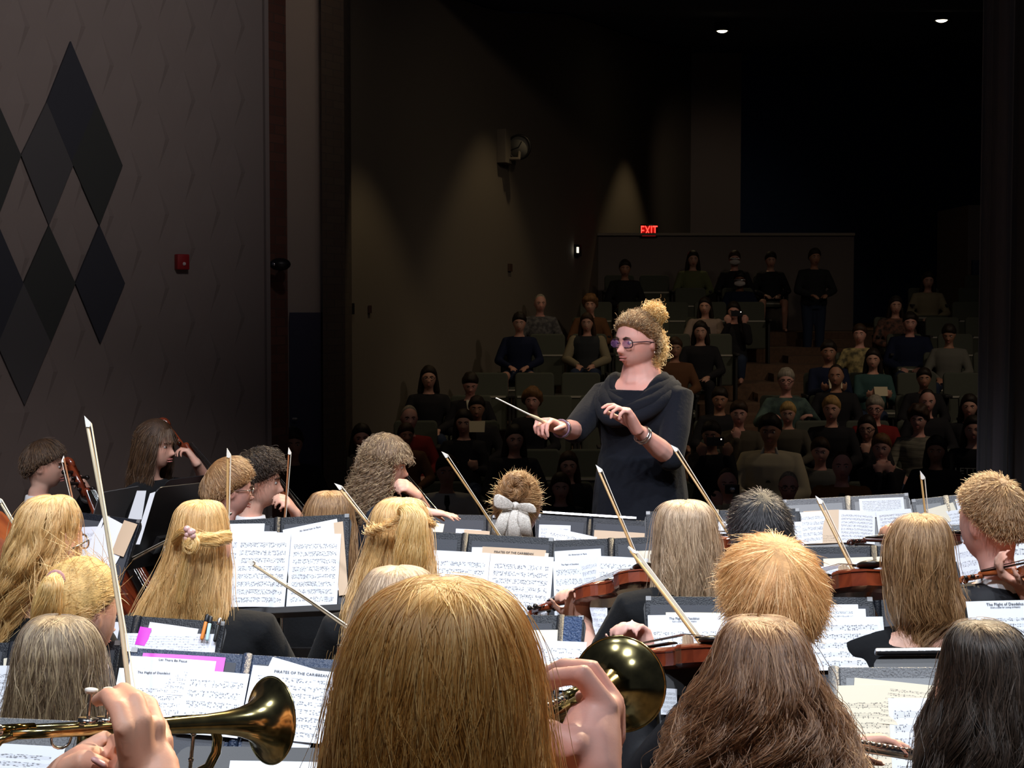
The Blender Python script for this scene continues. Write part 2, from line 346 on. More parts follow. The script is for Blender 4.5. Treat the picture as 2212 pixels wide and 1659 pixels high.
# recessed ceiling lights
for px, py, d, w in [(1560, 66, 24.5, 'left'), (2034, 43, 22.5, 'right')]:
    q = P(px, py, d); e = empty('downlight', q, 'small glowing round downlight, %s one in the navy ceiling' % w, 'ceiling light')
    MB().rings([(q+V((0, 0, z)), V((r, 0, 0)), V((0, r, 0))) for z, r in ((.12, .11), (.0, .12), (-.012, .115), (-.01, .09), (.06, .08))], 24).build('trim_ring', BMET, e, origin=q)
    MB().ell(q+V((0, 0, .01)), (.085, .085, .045)).build('lamp', mat('lamp_warm', (1, .88, .6), emit=9), e, origin=q)
# wall washing lamps set in the ceiling along the side wall, and dim house lights over the seats
for px, py, p in [(765, 330, 34), (1050, 270, 40), (1352, 335, 52)]:
    q = on_side(px, py)+sn*1.3; q.z += 1.3
    spot('wall_washer', q, q-V((0, 0, 3)), p, 88, (1, .74, .40), .45, .05)
# ---------------------------------------------------------------- people
def hair_mat(name, cols, rough=.35, spec_=.5):
    m = bpy.data.materials.new(name); m.use_nodes = True; nt = m.node_tree; b = nt.nodes['Principled BSDF']
    hi = nt.nodes.new('ShaderNodeHairInfo'); r = nt.nodes.new('ShaderNodeValToRGB')
    r.color_ramp.elements[0].color = (*cols[0], 1); r.color_ramp.elements[1].color = (*cols[-1], 1)
    for i, c in enumerate(cols[1:-1]):
        e = r.color_ramp.elements.new((i+1)/(len(cols)-1)); e.color = (*c, 1)
    nt.links.new(hi.outputs['Random'], r.inputs[0])
    h = nt.nodes.new('ShaderNodeBsdfHairPrincipled'); h.parametrization = 'COLOR'; nt.links.new(r.outputs[0], h.inputs['Color'])
    h.inputs['Roughness'].default_value = .32; h.inputs['Radial Roughness'].default_value = .45; h.inputs['Coat'].default_value = .0
    out = [n for n in nt.nodes if n.type == 'OUTPUT_MATERIAL'][0]; nt.links.new(r.outputs[0], b.inputs['Base Color']); b.inputs['Roughness'].default_value = .42; b.inputs['Specular IOR Level'].default_value = .45
    mx = nt.nodes.new('ShaderNodeMixShader'); mx.inputs[0].default_value = .55; nt.links.new(h.outputs[0], mx.inputs[1]); nt.links.new(b.outputs[0], mx.inputs[2]); nt.links.new(mx.outputs[0], out.inputs[0])
    return m
def hair_cap_mat(name, c, c2=None):
    return mat(name, c, .55, 0, .35, noise_col=(c2 or tuple(x*.55 for x in c), 60, (1, 1, .08)), bump=(220, .5, .004))
HAIRS = {}
HB = 1.3
def hairset(key, cols):
    cols = [tuple(min(.97, max(0, (x-sum(c)/3)*1.2+sum(c)/3)*HB) for x in c) for c in cols]
    mid = cols[len(cols)//2]
    HAIRS[key] = (hair_cap_mat('hair_mass_'+key, tuple(x*.8 for x in mid), tuple(x*.5 for x in mid)), hair_mat('hair_'+key, cols))
hairset('blond', [(.30, .17, .075), (.56, .36, .17), (.72, .52, .28)])
hairset('gold', [(.40, .235, .095), (.60, .41, .19), (.74, .56, .32)])
hairset('copper', [(.20, .085, .030), (.46, .225, .078), (.76, .49, .23)])
hairset('ash', [(.055, .037, .026), (.16, .112, .074), (.46, .36, .23)])
hairset('greyblond', [(.14, .09, .058), (.35, .245, .165), (.60, .46, .32)])
hairset('light_brown', [(.085, .043, .021), (.22, .122, .062), (.42, .265, .145)])
hairset('brown', [(.018, .011, .007), (.055, .031, .019), (.16, .095, .055)])
hairset('auburn', [(.055, .026, .016), (.16, .08, .046), (.34, .19, .11)])
hairset('dark', [(.008, .006, .005), (.020, .0135, .010), (.075, .052, .04)])
hairset('black', [(.006, .006, .008), (.014, .013, .014), (.045, .042, .045)])
hairset('strawberry', [(.34, .17, .075), (.58, .33, .16), (.74, .50, .28)])
hairset('grey', [(.25, .22, .18), (.4, .36, .3), (.55, .5, .43)])

def head_point(x, y, z, hero=True):
    """skull and face surface for a unit direction, metres, face along +y"""
    px, py, pz = x*.0765, y*.097, z*.118
    if z < 0:
        t = -z
        sq = math.sqrt(max(1e-4, 1-t*t)); px *= (1-.34*t**1.5)*min(1.5, (max(0, 1-t**2.8))**(1/2.8)/sq)
        if y < 0: py *= 1-.55*max(0, t-.25)
        else: py *= lerp(1, min(2.1, (max(0, 1-t**4))**.25/sq), y**.8)*(1-.10*t)
    if y > 0:
        px *= 1+.05*y; py *= .93+.05*abs(x)
        f = y**1.5
        def g(cx, cz, sx, sz): return math.exp(-((px-cx)/sx)**2-((pz-cz)/sz)**2)
        d = 0
        d += .030*g(0, -.036, .0125, .013) + .016*g(0, -.018, .0095, .020)+.006*g(.012, -.040, .007, .007)+.006*g(-.012, -.040, .007, .007)
        d += .005*g(0, .022, .05, .010)-.011*g(.031, .000, .015, .011)-.011*g(-.031, .000, .015, .011)
        d += .0085*g(0, -.0605, .018, .0045)+.0085*g(0, -.073, .015, .0055)-.004*g(0, -.0665, .022, .0022)-.004*g(0, -.084, .02, .006)
        d += .016*g(0, -.102, .019, .013)+.004*g(.044, -.022, .015, .014)+.004*g(-.044, -.022, .015, .014)
        py += d*f
    return V((px, py, pz))
def head_mesh(mb, H, R, s, nu=40, nv=34, off=None, wide=1.):
    specs = []; 
    for i in range(nv):
        t = -math.pi/2*.985+math.pi*.985*i/(nv-1); cz, sz = math.cos(t), math.sin(t); ring = []
        for j in range(nu):
            a = 2*math.pi*j/nu; x, y = cz*math.cos(a), cz*math.sin(a)
            p = head_point(x, y, sz)
            if off is not None: p = p+V((x, y, sz))*off(x, y, sz)
            p.x *= wide
            ring.append(H+R@(p*s))
        specs.append(ring)
    mb.loft(specs)
def ss(a, b, x):
    t = max(0, min(1, (x-a)/(b-a))) if a != b else float(x > a); return t*t*(3-2*t)
def hair_off(thick, front=.62, side=.05, back=-.62, lump=.0, seed=0):
    def f(x, y, z):
        th = lerp(side, front, max(0, y)**1.0) if y > 0 else lerp(side, back, min(1, -y*1.15))
        m = ss(th-.10, th+.12, z); k = m*(thick*(.55+.45*ss(th, th+.45, z))+lump*noise.noise(V((x*3+seed, y*3, z*3))))
        return k-(1-m)*.012
    return f
def ik(a, c, l1, l2, hint):
    d = c-a; L = d.length
    if L > (l1+l2)*.999: k = L/(l1+l2)*1.002; l1 *= k; l2 *= k
    u = d.normalized(); x = (l1*l1-l2*l2+L*L)/(2*L); h = math.sqrt(max(0, l1*l1-x*x))
    hv = hint-u*hint.dot(u); hv = hv.normalized() if hv.length > 1e-5 else u.orthogonal().normalized()
    return a+u*x+hv*h
def hand(mb, w, d, n, side, curl=(.6, .7, .8, .9), s=1., spread=.16, thumb=.7):
    """palm + four fingers + thumb. d: towards the fingers, n: out of the palm (curl direction), side +1 = thumb on d x n side"""
    d = d.normalized(); n = (n-d*n.dot(d)).normalized(); t = d.cross(n)*side   # t: towards the thumb
    pl = .092*s
    mb.rings([(w-d*.01, t*.027*s, n*.020*s), (w+d*.03*s, t*.034*s, n*.019*s), (w+d*.06*s, t*.041*s, n*.017*s), (w+d*pl, t*.041*s, n*.013*s)], 12, p=2.6)
    for i, (L, c) in enumerate(zip((.074, .083, .077, .060), curl)):
        o = (.031-.0205*i)*s; p = w+d*(pl-.006*s-(.006*s if i == 3 else 0))+t*o; fd = (d+t*(spread*(1.5-i)/3)).normalized(); pts = [p]; a = 0
        for q, fr in ((.42, .8), (.32, 1.), (.26, .8)):
            a += c*fr; dd = fd*math.cos(a)+n*math.sin(a); p = p+dd*L*s*q; pts.append(p)
        mb.tube(pts, [.0092*s, .0086*s, .0078*s, .0066*s], 8)
    b = w+d*.022*s+t*.026*s; d1 = (d*.62+t*.72+n*.35*thumb).normalized(); d2 = (d*.85+t*.2+n*.6*thumb).normalized(); d3 = (d*.85-t*.15+n*.7*thumb).normalized()
    p1 = b+d1*.040*s; p2 = p1+d2*.032*s; mb.tube([b, p1, p2, p2+d3*.026*s], [.014*s, .0115*s, .0098*s, .0075*s], 8)

def person(label, H, yaw=180, pitch=0, roll=0, byaw=None, lean=0, s=1., sk=SK, hands=None, top=BLK, top_name='sweater', sleeve=1.0, legs=BLK, sit=True,
           floor=0., vox=.012, collar=None, neck_r=.05, bulk=1., face=True, group=None, eyes=True, hair=None, off=.0, skirt=False, shoulders=1., brow=None, lip=True, kneed=None, wide=1., slope=0., bottoms='trousers', earz=True, fine=0, hip_h=None, neckopen=.0):
    """H: centre of the head. Returns the body object; clothing, eyes and hair are its children."""
    byaw = yaw if byaw is None else byaw
    R = Rz(yaw)@Rx(-pitch)@Ry(roll); B = Rz(byaw)@Rx(-lean); Bz = Rz(byaw)
    NB = H+V((0, 0, -.165*s))+B@V((0, -.035*s, 0))+V((0, 0, -off)); X, Y, Z = B@V((1, 0, 0)), B@V((0, 1, 0)), B@V((0, 0, 1))
    hip = NB-Z*.50*s
    O = V((hip.x, hip.y, floor)) if True else None
    body = MB(); head_mesh(body, H, R, s, 56 if fine else 36, 46 if fine else 28, wide=wide)
    for sx in (-1, 1):
        if earz: body.ell(H+R@V((sx*.077*wide, -.012, -.008))*s, (.008*s, .017*s, .031*s), R@Rz(sx*-18)@Rx(-8), 10, 7)
    body.tube([H+R@V((0, -.032, -.045))*s, lerp(H, NB, .55)+V((0, 0, -.01)), NB+Z*.03*s, NB-Z*.02*s], [min(neck_r, .054)*s, min(neck_r, .066)*s*1.02, neck_r*s*1.02, neck_r*1.15*s], 14)
    k = s*bulk
    def torso(mb, f, top_cut=0.):
        sp = [(0, .165, .115), (.10, .160, .112), (.20, .142, .100), (.30, .158, .112), (.40, .172, .108), (.455, (.165-slope*.9)*shoulders, .085), (.492-top_cut, .10-slope*.4, .066)]
        mb.rings([(hip+Z*h*s+Y*(.01*s), X*(a*k*f+ (f-1)*.0), Y*(b*k*f)) for h, a, b in [(-.06, .12, .09)]+sp], 18, p=2.3)
    torso(body, .93)
    arms = {}
    for sd, sx in (('L', -1), ('R', 1)):
        S = NB+X*sx*.165*s*shoulders*(.5+.5*bulk)-Z*(.065+slope)*s
        hp = (hands or {}).get(sd)
        if hp is None:
            w = hip+Bz@V((sx*.10, .26, .12))*s; hd = Bz@V((-sx*.35, 1, -.1)); pn = V((0, 0, -1)); cu = (.35, .4, .45, .5); hint = Bz@V((sx*.8, -.4, -.3))
        else:
            w = V(hp['w']); hd = V(hp['d']); pn = V(hp['n']); cu = hp.get('curl', (.6, .7, .8, .9)); hint = V(hp['hint']) if 'hint' in hp else Bz@V((sx*.6, -.2, -.8))
        el = ik(S, w, .275*s, .245*s, hint); arms[sd] = (S, el, w)
        body.tube([S, lerp(S, el, .5), el], [.046*k, .043*k, .036*k], 12); body.tube([el, lerp(el, w, .35), w+hd.normalized()*.012*s], [.036*k, .038*k, .025*s], 12)
        th_side = sx
        if hp and 'custom' in hp:
            for path, rr, fl in hp['custom']: body.tube(path, rr, 12, flat=fl, ref=hp.get('ref'))
        else: hand(body, w, hd, pn, th_side, cu, s*(hp.get('s', 1) if hp else 1))
    lg = []
    for sx in (-1, 1):
        hj = hip+Bz@V((sx*.088, .0, 0))*s
        if sit:
            kn = hip+Bz@V((sx*(kneed or .12), .43, .02))*s; kn.z = max(kn.z, floor+.40*s) if kn.z-floor < .3*s else kn.z
            an = kn+Bz@V((0, -.02, 0)); an.z = floor+.07
        else:
            kn = lerp(hj, V((hj.x, hj.y, floor+.07)), .5)+Bz@V((0, .02, 0)); an = V((hj.x, hj.y, floor+.07))
        lg.append((hj, kn, an)); body.tube([hj, lerp(hj, kn, .5), kn], [.078*k, .068*k, .052*k], 12); body.tube([kn, lerp(kn, an, .35), an], [.052*k, .052*k, .034*s], 12)
        ft = Bz@V((0, 1, 0)); body.tube([an-ft*.03-V((0, 0, .03)), an+ft*.08-V((0, 0, .035)), an+ft*.16-V((0, 0, .045))], [.034*s, .034*s, .024*s], 10)
    bo = body.build('person', sk, None, O, remesh=vox, iters=(5 if fine else 3))
    tag(bo, label, 'person', group)
    C = lambda mb, nm, m, **kw: mb.build(nm, m, bo, O, **kw)
    if face and eyes:
        for sx in (-1, 1):
            c = H+R@V((sx*.031*wide, .0735, .001))*s; e = MB(); e.ell(c, (.0135*s, .0105*s, .0085*s), R, 12, 8); eo = C(e, 'eye', EYEW)
            i = MB(); i.ell(c+R@V((0, .0075, 0))*s, (.0058*s, .004*s, .0058*s), R, 10, 6); i.build('iris', IRIS, eo, O)
            b_ = MB(); b_.tube([H+R@V((sx*x, y, z))*s for x, y, z in ((.013, .0915, .0185), (.029, .0905, .0245), (.048, .075, .019))], [.0028*s, .0036*s, .002*s], 6); C(b_, 'eyebrow', brow or BROWM)
        if lip:
            l = MB()
            for dz, w_, dy in ((-.0605, .021, .0), (-.0725, .017, .0)):
                l.tube([H+R@V((x*w_, .0985-.016*x*x+dy, dz-(.001 if abs(x) > .5 else 0)))*s for x in (-1, -.5, 0, .5, 1)], [.0012*s, .0034*s, .0042*s, .0034*s, .0012*s], 7)
            C(l, 'lips', LIPM)
    if top is not None:
        t = MB(); torso(t, 1.05, .0 if neckopen == 0 else neckopen)
        if collar == 'high': t.rings([(NB-Z*.03*s, X*.085*s, Y*.075*s), (NB+Z*.012*s, X*.062*s, Y*.062*s)], 14)
        for sd in 'LR':
            S, el, w = arms[sd]; ic = NB+(S-NB)*.35-Z*.03*s
            t.tube([ic, S, lerp(S, el, .5), lerp(S, el, .5 if sleeve < .5 else 1)], [.055*k, .060*k, .056*k, .050*k], 14)
            if sleeve > .5:
                e2 = lerp(el, w, min(1., (sleeve-.5)*2)); t.tube([el, lerp(el, e2, .5), e2], [.050*k, .048*k, lerp(.046*k, .036*s, sleeve-.0)], 14)
        if skirt: t.rings([(hip+Z*.16*s, X*.165*k, Y*.13*k), (hip, X*.185*k, Y*.15*k), (hip-Z*.25*s, X*.20*k, Y*.17*k), (V((hip.x, hip.y, floor+.25)), X*.27*k, Y*.24*k)], 20)
        C(t, top_name, top, remesh=max(.008, vox*.9), iters=4)
    if legs is not None and not skirt:
        t = MB(); t.rings([(hip-Z*.075*s, X*.14*k, Y*.11*k), (hip, X*.178*k, Y*.128*k), (hip+Z*.06*s, X*.172*k, Y*.125*k)], 16)
        sh = bottoms == 'shorts'
        for hj, kn, an in lg:
            t.tube([hj, lerp(hj, kn, .5), kn if not sh else lerp(hj, kn, .75)], [.088*k, .080*k, .064*k], 12)
            if not sh: t.tube([kn, lerp(kn, an, .4), an+V((0, 0, .02))], [.064*k, .060*k, .048*k], 12)
        C(t, bottoms, legs, remesh=max(.012, vox), iters=3)
    bo['_f'] = 0; del bo['_f']
    return dict(o=bo, O=O, H=H, R=R, s=s, NB=NB, X=X, Y=Y, Z=Z, arms=arms, hip=hip, B=B, C=C, wide=wide)

def cap_hair(p, key, thick=.022, front=.62, side=.05, back=-.62, lump=.006, long=None, bun=None, seed=0, extra=None, vox=.009, name='hair'):
    """short hair hugging the skull; long=(length, spread, ahead) adds falling lengths round the sides and back"""
    mb = MB(); H, R, s = p['H'], p['R'], p['s']
    head_mesh(mb, H, R, s*1.005, 32, 24, hair_off(thick, front, side, back, lump, seed), wide=p.get('wide', 1))
    if long:
        L, sp, fr = long
        for i in range(15):
            a = math.radians(lerp(200-fr, 340+fr, i/14)); c, sn_ = math.cos(a), math.sin(a); j = random.Random(i+seed).uniform(-.04, .04)
            r0 = H+R@V((c*.070, sn_*.085, .045))*s; r1 = H+R@V((c*(.085), sn_*.098, -.05))*s
            r2 = H+R@V((c*(.09+sp*.4), sn_*(.085)-.01, -.05-L*.5))*s; r3 = H+R@V((c*(.085+sp), sn_*.075-.02, -.05-L+j))*s
            mb.tube([r0, r1, r2, r3], [.020*s, .026*s, .026*s, .012*s], 9)
    if bun: mb.ell(H+R@V(bun[:3])*s, (bun[3]*s,)*3)
    if extra: extra(mb)
    return p['C'](mb, name, HAIRS[key][0], remesh=vox, iters=2)
def strands(name, key, arr, r0, r1, parent, O):
    n, m, _ = arr.shape; hc = bpy.data.hair_curves.new(name); hc.add_curves([m]*n)
    a = arr-np.array(O)[None, None, :]
    hc.attributes['position'].data.foreach_set('vector', a.astype(np.float32).ravel())
    at = hc.attributes.get('radius') or hc.attributes.new('radius', 'FLOAT', 'POINT')
    r0 *= .72; r1 *= .72; prof = np.linspace(0, 1, m); prof = r0+(r1-r0)*prof**2
    at.data.foreach_set('value', np.tile(prof, n).astype(np.float32))
    hc.materials.append(HAIRS[key][1]); o = bpy.data.objects.new(name, hc); COL.objects.link(o); o.parent = parent; return o
def snoise(rng, n, m, k):
    """smooth random walks: n series of m samples from k control values"""
    c = rng.normal(size=(n, k)); t = np.linspace(0, k-1, m); i = np.minimum(t.astype(int), k-2); f = t-i; f = f*f*(3-2*f)
    return c[:, i]*(1-f)+c[:, i+1]*f
def outline_hair(p, key, rows, D, n=3000, r0=.0006, r1=.0003, m=16, bback=1.15, bfront=.55, hang=.05, wave=0., wl=.07, clump=90, jit=.004, curl=0., fly=.02, seed=1, ends=.12, name='hair', crown=None, part=0., shell=1., clumpw=.006, tuck=.45):
    """hair mass lofted through measured widths at heights; strands run down its surface. rows: (py, xl, xr)"""
    rng = np.random.default_rng(seed); o, O = p['o'], p['O']; n = int(n*1.5); xm = (rows[0][1]+rows[0][2])/2; rows = [(rows[0][0]-.5, xm-2, xm+2)]+list(rows)
    ys = [r[0] for r in rows]; Hz = p['H'].z
    zc = []; cx = []; A = []; BB = []; BF = []; OY = []
    for py, xl, xr in rows:
        c = P((xl+xr)/2, py, D); a = (xr-xl)/2*D/F; zc.append(c.z); cx.append(c.x); A.append(a)
        below = max(0, min(1, (Hz-.06-c.z)/.10)); bb = min(a*bback, .118*p['s']); bb = lerp(bb, max(.035, min(a*.6, .07)), below)
        BB.append(bb); BF.append(lerp(min(a*bfront, .05), min(a*tuck, .05), below)); OY.append(p['H'].y-hang*below+.0)
    zc, cx, A, BB, BF, OY = map(np.array, (zc, cx, A, BB, BF, OY))
    A = np.maximum(A*.6, A-(wave*.8+clumpw*.45+jit*.5+curl*.7)*np.clip(np.arange(len(A))/4-.3, 0, 1)); T = np.concatenate([[0], np.cumsum(np.hypot(np.diff(zc), np.diff(A)))]); T = T/T[-1]
    def at(t, u):
        f = lambda q: np.interp(t, T, q)
        c, s_ = np.cos(u), np.sin(u)
        b = np.where(s_ < 0, f(BB), f(BF))
        return np.stack([f(cx)+f(A)*c, f(OY)+b*s_, f(zc)], -1)
    mb = MB(); R_ = []
    for t in np.linspace(0, 1, 26):
        u = np.linspace(0, 2*math.pi, 32, endpoint=False); q = at(np.full(32, t), u); cen = q.mean(0)
        k = shell*(1-.04*(1+np.sin(u*9+t*5)))[:, None]; R_.append([V(x) for x in (cen+(q-cen)*(k-.02))])
    mb.loft(R_); cap = mb.build(name, HAIRS[key][0], o, O)
    if n:
        # angle: mostly the back half that hangs free, plus the sides
        u0 = rng.uniform(-math.pi*1.08, .08*math.pi, n); t0 = rng.uniform(0, 1, n)**2.2*.55; t1 = 1-rng.uniform(0, 1, n)**2*ends
        t0 = np.where(rng.uniform(size=n) < .55, rng.uniform(0, .03, n), t0)
        g = np.linspace(0, 1, m)[None, :]; t = t0[:, None]+(t1-t0)[:, None]*g
        cid = ((u0+4)*clump/6.5).astype(int)+rng.integers(0, 2, n)*0; nc = cid.max()+1
        cl1 = snoise(rng, nc, m, 6)[cid]; cl2 = snoise(rng, nc, m, 5)[cid]; cph = rng.uniform(0, 6.28, nc)[cid]; cu = (((cid+.5)*6.5/clump)-4)
        pull = .55*np.clip((t-.25)*1.6, 0, 1)                      # strands gather into locks towards the ends
        u = u0[:, None]*(1-pull)+cu[:, None]*pull+.02*cl1+ .03*snoise(rng, n, m, 4)
        u = u+part*np.clip(.25-t, 0, 1)*np.sign(np.cos(u0))[:, None]
        q = at(t, u); cen = at(t, u+math.pi); cen = (q+cen)/2; rad = q-cen; rl = np.linalg.norm(rad, axis=-1, keepdims=True)+1e-6; rad = rad/rl
        tang = np.stack([-rad[..., 1], rad[..., 0], np.zeros_like(rad[..., 0])], -1)
        L = (zc[0]-zc)[-1]; s_ = (q[..., 2]-zc[0])
        depth = (rng.uniform(-.5, 1, n)**1)[:, None]*jit*(.4+t)
        amp = np.clip((t-.12)*2.2, 0, 1)
        ph = s_/wl*2*math.pi+cph[:, None]+rng.normal(size=n)[:, None]*.35
        q = q+rad*(depth+clumpw*.5*cl2*np.clip(t*2, 0, 1)+ wave*.6*amp*np.cos(ph))[..., None]+tang*(wave*amp*np.sin(ph)+clumpw*.6*cl1*np.clip(t*2, 0, 1))[..., None]
        if curl:
            ph2 = s_/(wl*.45)*2*math.pi+rng.uniform(0, 6.28, n)[:, None]
            q = q+rad*(curl*amp*np.cos(ph2))[..., None]+tang*(curl*amp*np.sin(ph2))[..., None]
        k = int(n*fly)
        if k:
            idx = rng.integers(0, n, k); q[idx] += rad[idx]*(np.abs(rng.normal(size=k))*.014)[:, None, None]*(g[0]**.7)[None, :, None]+tang[idx]*(snoise(rng, k, m, 4)*.012)[..., None]
        strands('strands', key, q, r0, r1, cap, O)
    return cap, at
def short_strands(p, key, n=2500, L=.06, lift=.010, thick=.02, m=7, r0=.0009, r1=.0003, front=.62, side=.05, back=-.62, crown=(0, -.45, .9), sweep=0., seed=3, cap=None, wob=.006, curl=0., dirv=None, grow=0.):
    """strands laid over the skull, flowing away from the crown"""
    n = int(n*1.4); rng = np.random.default_rng(seed); H, R, s = p['H'], p['R'], p['s']; cr = V(crown).normalized(); out = []
    f = hair_off(thick, front, side, back); tries = 0
    while len(out) < n and tries < n*6:
        tries += 1; d = rng.normal(size=3); d = V(d).normalized()
        if f(d.x, d.y, d.z) < thick*.35: continue
        th_ = lerp(side, front, d.y) if d.y > 0 else lerp(side, back, min(1, -d.y*1.15)); mg = min(1, max(.3, .3+(d.z-th_)*1.5)); pts = []; a = d.copy(); Ls = L*(.6+.6*rng.random())*mg; w = rng.normal(size=3); ph = rng.uniform(0, 6.28)
        for i in range(m):
            t = i/(m-1); h = thick*.75+lift*(t*(1.6-t*.9))+grow*t
            q = head_point(a.x, a.y, a.z)+a*h; q.x *= p.get('wide', 1)
            tn = (a-cr*a.dot(cr)); tn = tn.normalized() if tn.length > .05 else V(w).normalized()
            if dirv is not None: tn = (tn*.5+V(dirv)).normalized()
            sd = a.cross(tn); tn = (tn+sd*sweep+V((0, 0, -.25))*ss(.2, -.6, a.z)).normalized()
            wv = V(w)*wob*t+sd*(curl*math.sin(t*9+ph))+a*(curl*math.cos(t*9+ph))
            pts.append(H+R@((q+wv)*s)); a = (a+tn*(Ls/.095/(m-1))).normalized()
        out.append([tuple(x) for x in pts])
    if not out: return
    return strands('strands', key, np.array(out), r0, r1, cap if cap is not None else p['o'], p['O'])
def locks(p, key, paths, nper=60, r=.012, spread=1., r0=.0008, r1=.0004, curl=0., wl=.03, m=20, seed=5, name='lock', parent=None, rend=.5, mass=True, wob=.004):
    """free hanging locks along guide paths: a tapered core with strands wound round it"""
    rng = np.random.default_rng(seed); par = parent or p['o']; mb = MB(); S = []
    for path in paths:
        path = np.array([tuple(x) for x in path]); L = np.concatenate([[0], np.cumsum(np.linalg.norm(np.diff(path, axis=0), axis=1))]); tot = L[-1]
        g = np.linspace(0, 1, m); c = np.stack([np.interp(g*tot, L, path[:, i]) for i in range(3)], -1)
        for _ in range(2): c[1:-1] = (c[:-2]+2*c[1:-1]+c[2:])/4
        rr = r*(1-(1-rend)*g); mb.tube([V(x) for x in c], list(rr*.72), 8)
        d = np.gradient(c, axis=0); d /= np.linalg.norm(d, axis=1, keepdims=True)+1e-9; ref = np.array([.3, .9, .2]); a = np.cross(d, ref); a /= np.linalg.norm(a, axis=1, keepdims=True)+1e-9; b = np.cross(d, a)
        ph = rng.uniform(0, 6.28, nper); rad = np.sqrt(rng.uniform(.35, 1, nper)); cp = rng.uniform(0, 6.28)
        th = ph[:, None]+(g*tot/wl*2*math.pi)[None, :]*(1 if curl else .06)
        q = c[None]+(np.cos(th)*(rad[:, None]*rr*(0 if curl else 1)+curl)*spread)[..., None]*a[None]+(np.sin(th)*(rad[:, None]*rr*(0 if curl else 1)+curl)*spread)[..., None]*b[None]
        if curl: q = q+(rng.normal(size=(nper, 1, 3))*r*.55)
        q = q+np.stack([snoise(rng, nper, m, 5) for _ in range(3)], -1)*wob*g[None, :, None]
        S.append(q)
    co = mb.build(name, HAIRS[key][0], par, p['O']) if mass else par
    strands(name+'_strands' if not mass else 'strands', key, np.concatenate(S), r0, r1, co, p['O']); return co
def spectacles(p, m=None, lens=None, sq=1.):
    H, R, s = p['H'], p['R'], p['s']; mb = MB(); q = lambda x, y, z: H+R@V((x*p['wide'], y, z))*s
    for sx in (-1, 1):
        mb.tube([q(sx*(.032+.026*math.copysign(abs(math.cos(a))**sq, math.cos(a))), .098-.012*abs(math.cos(a))**sq, -.002+.018*math.copysign(abs(math.sin(a))**sq, math.sin(a))) for a in np.linspace(0, 2*math.pi, 25)], .0024*s, 6)
        mb.tube([q(sx*.057, .086, .004), q(sx*.082, .03, .004), q(sx*.084, -.01, -.002)], .0022*s, 6)
    mb.tube([q(-.008, .104, 0), q(0, .106, .002), q(.008, .104, 0)], .002*s, 6)
    g = p['C'](mb, 'spectacles', m or GLASSF)
    if lens:
        l = MB()
        for sx in (-1, 1): l.rings([(q(sx*.032, .0945+t, -.002), R@V((.024*p['wide'], 0, 0))*s, R@V((0, 0, .017))*s) for t in (0, .0015)], 16)
        l.build('lens', lens, g, p['O'])
    return g
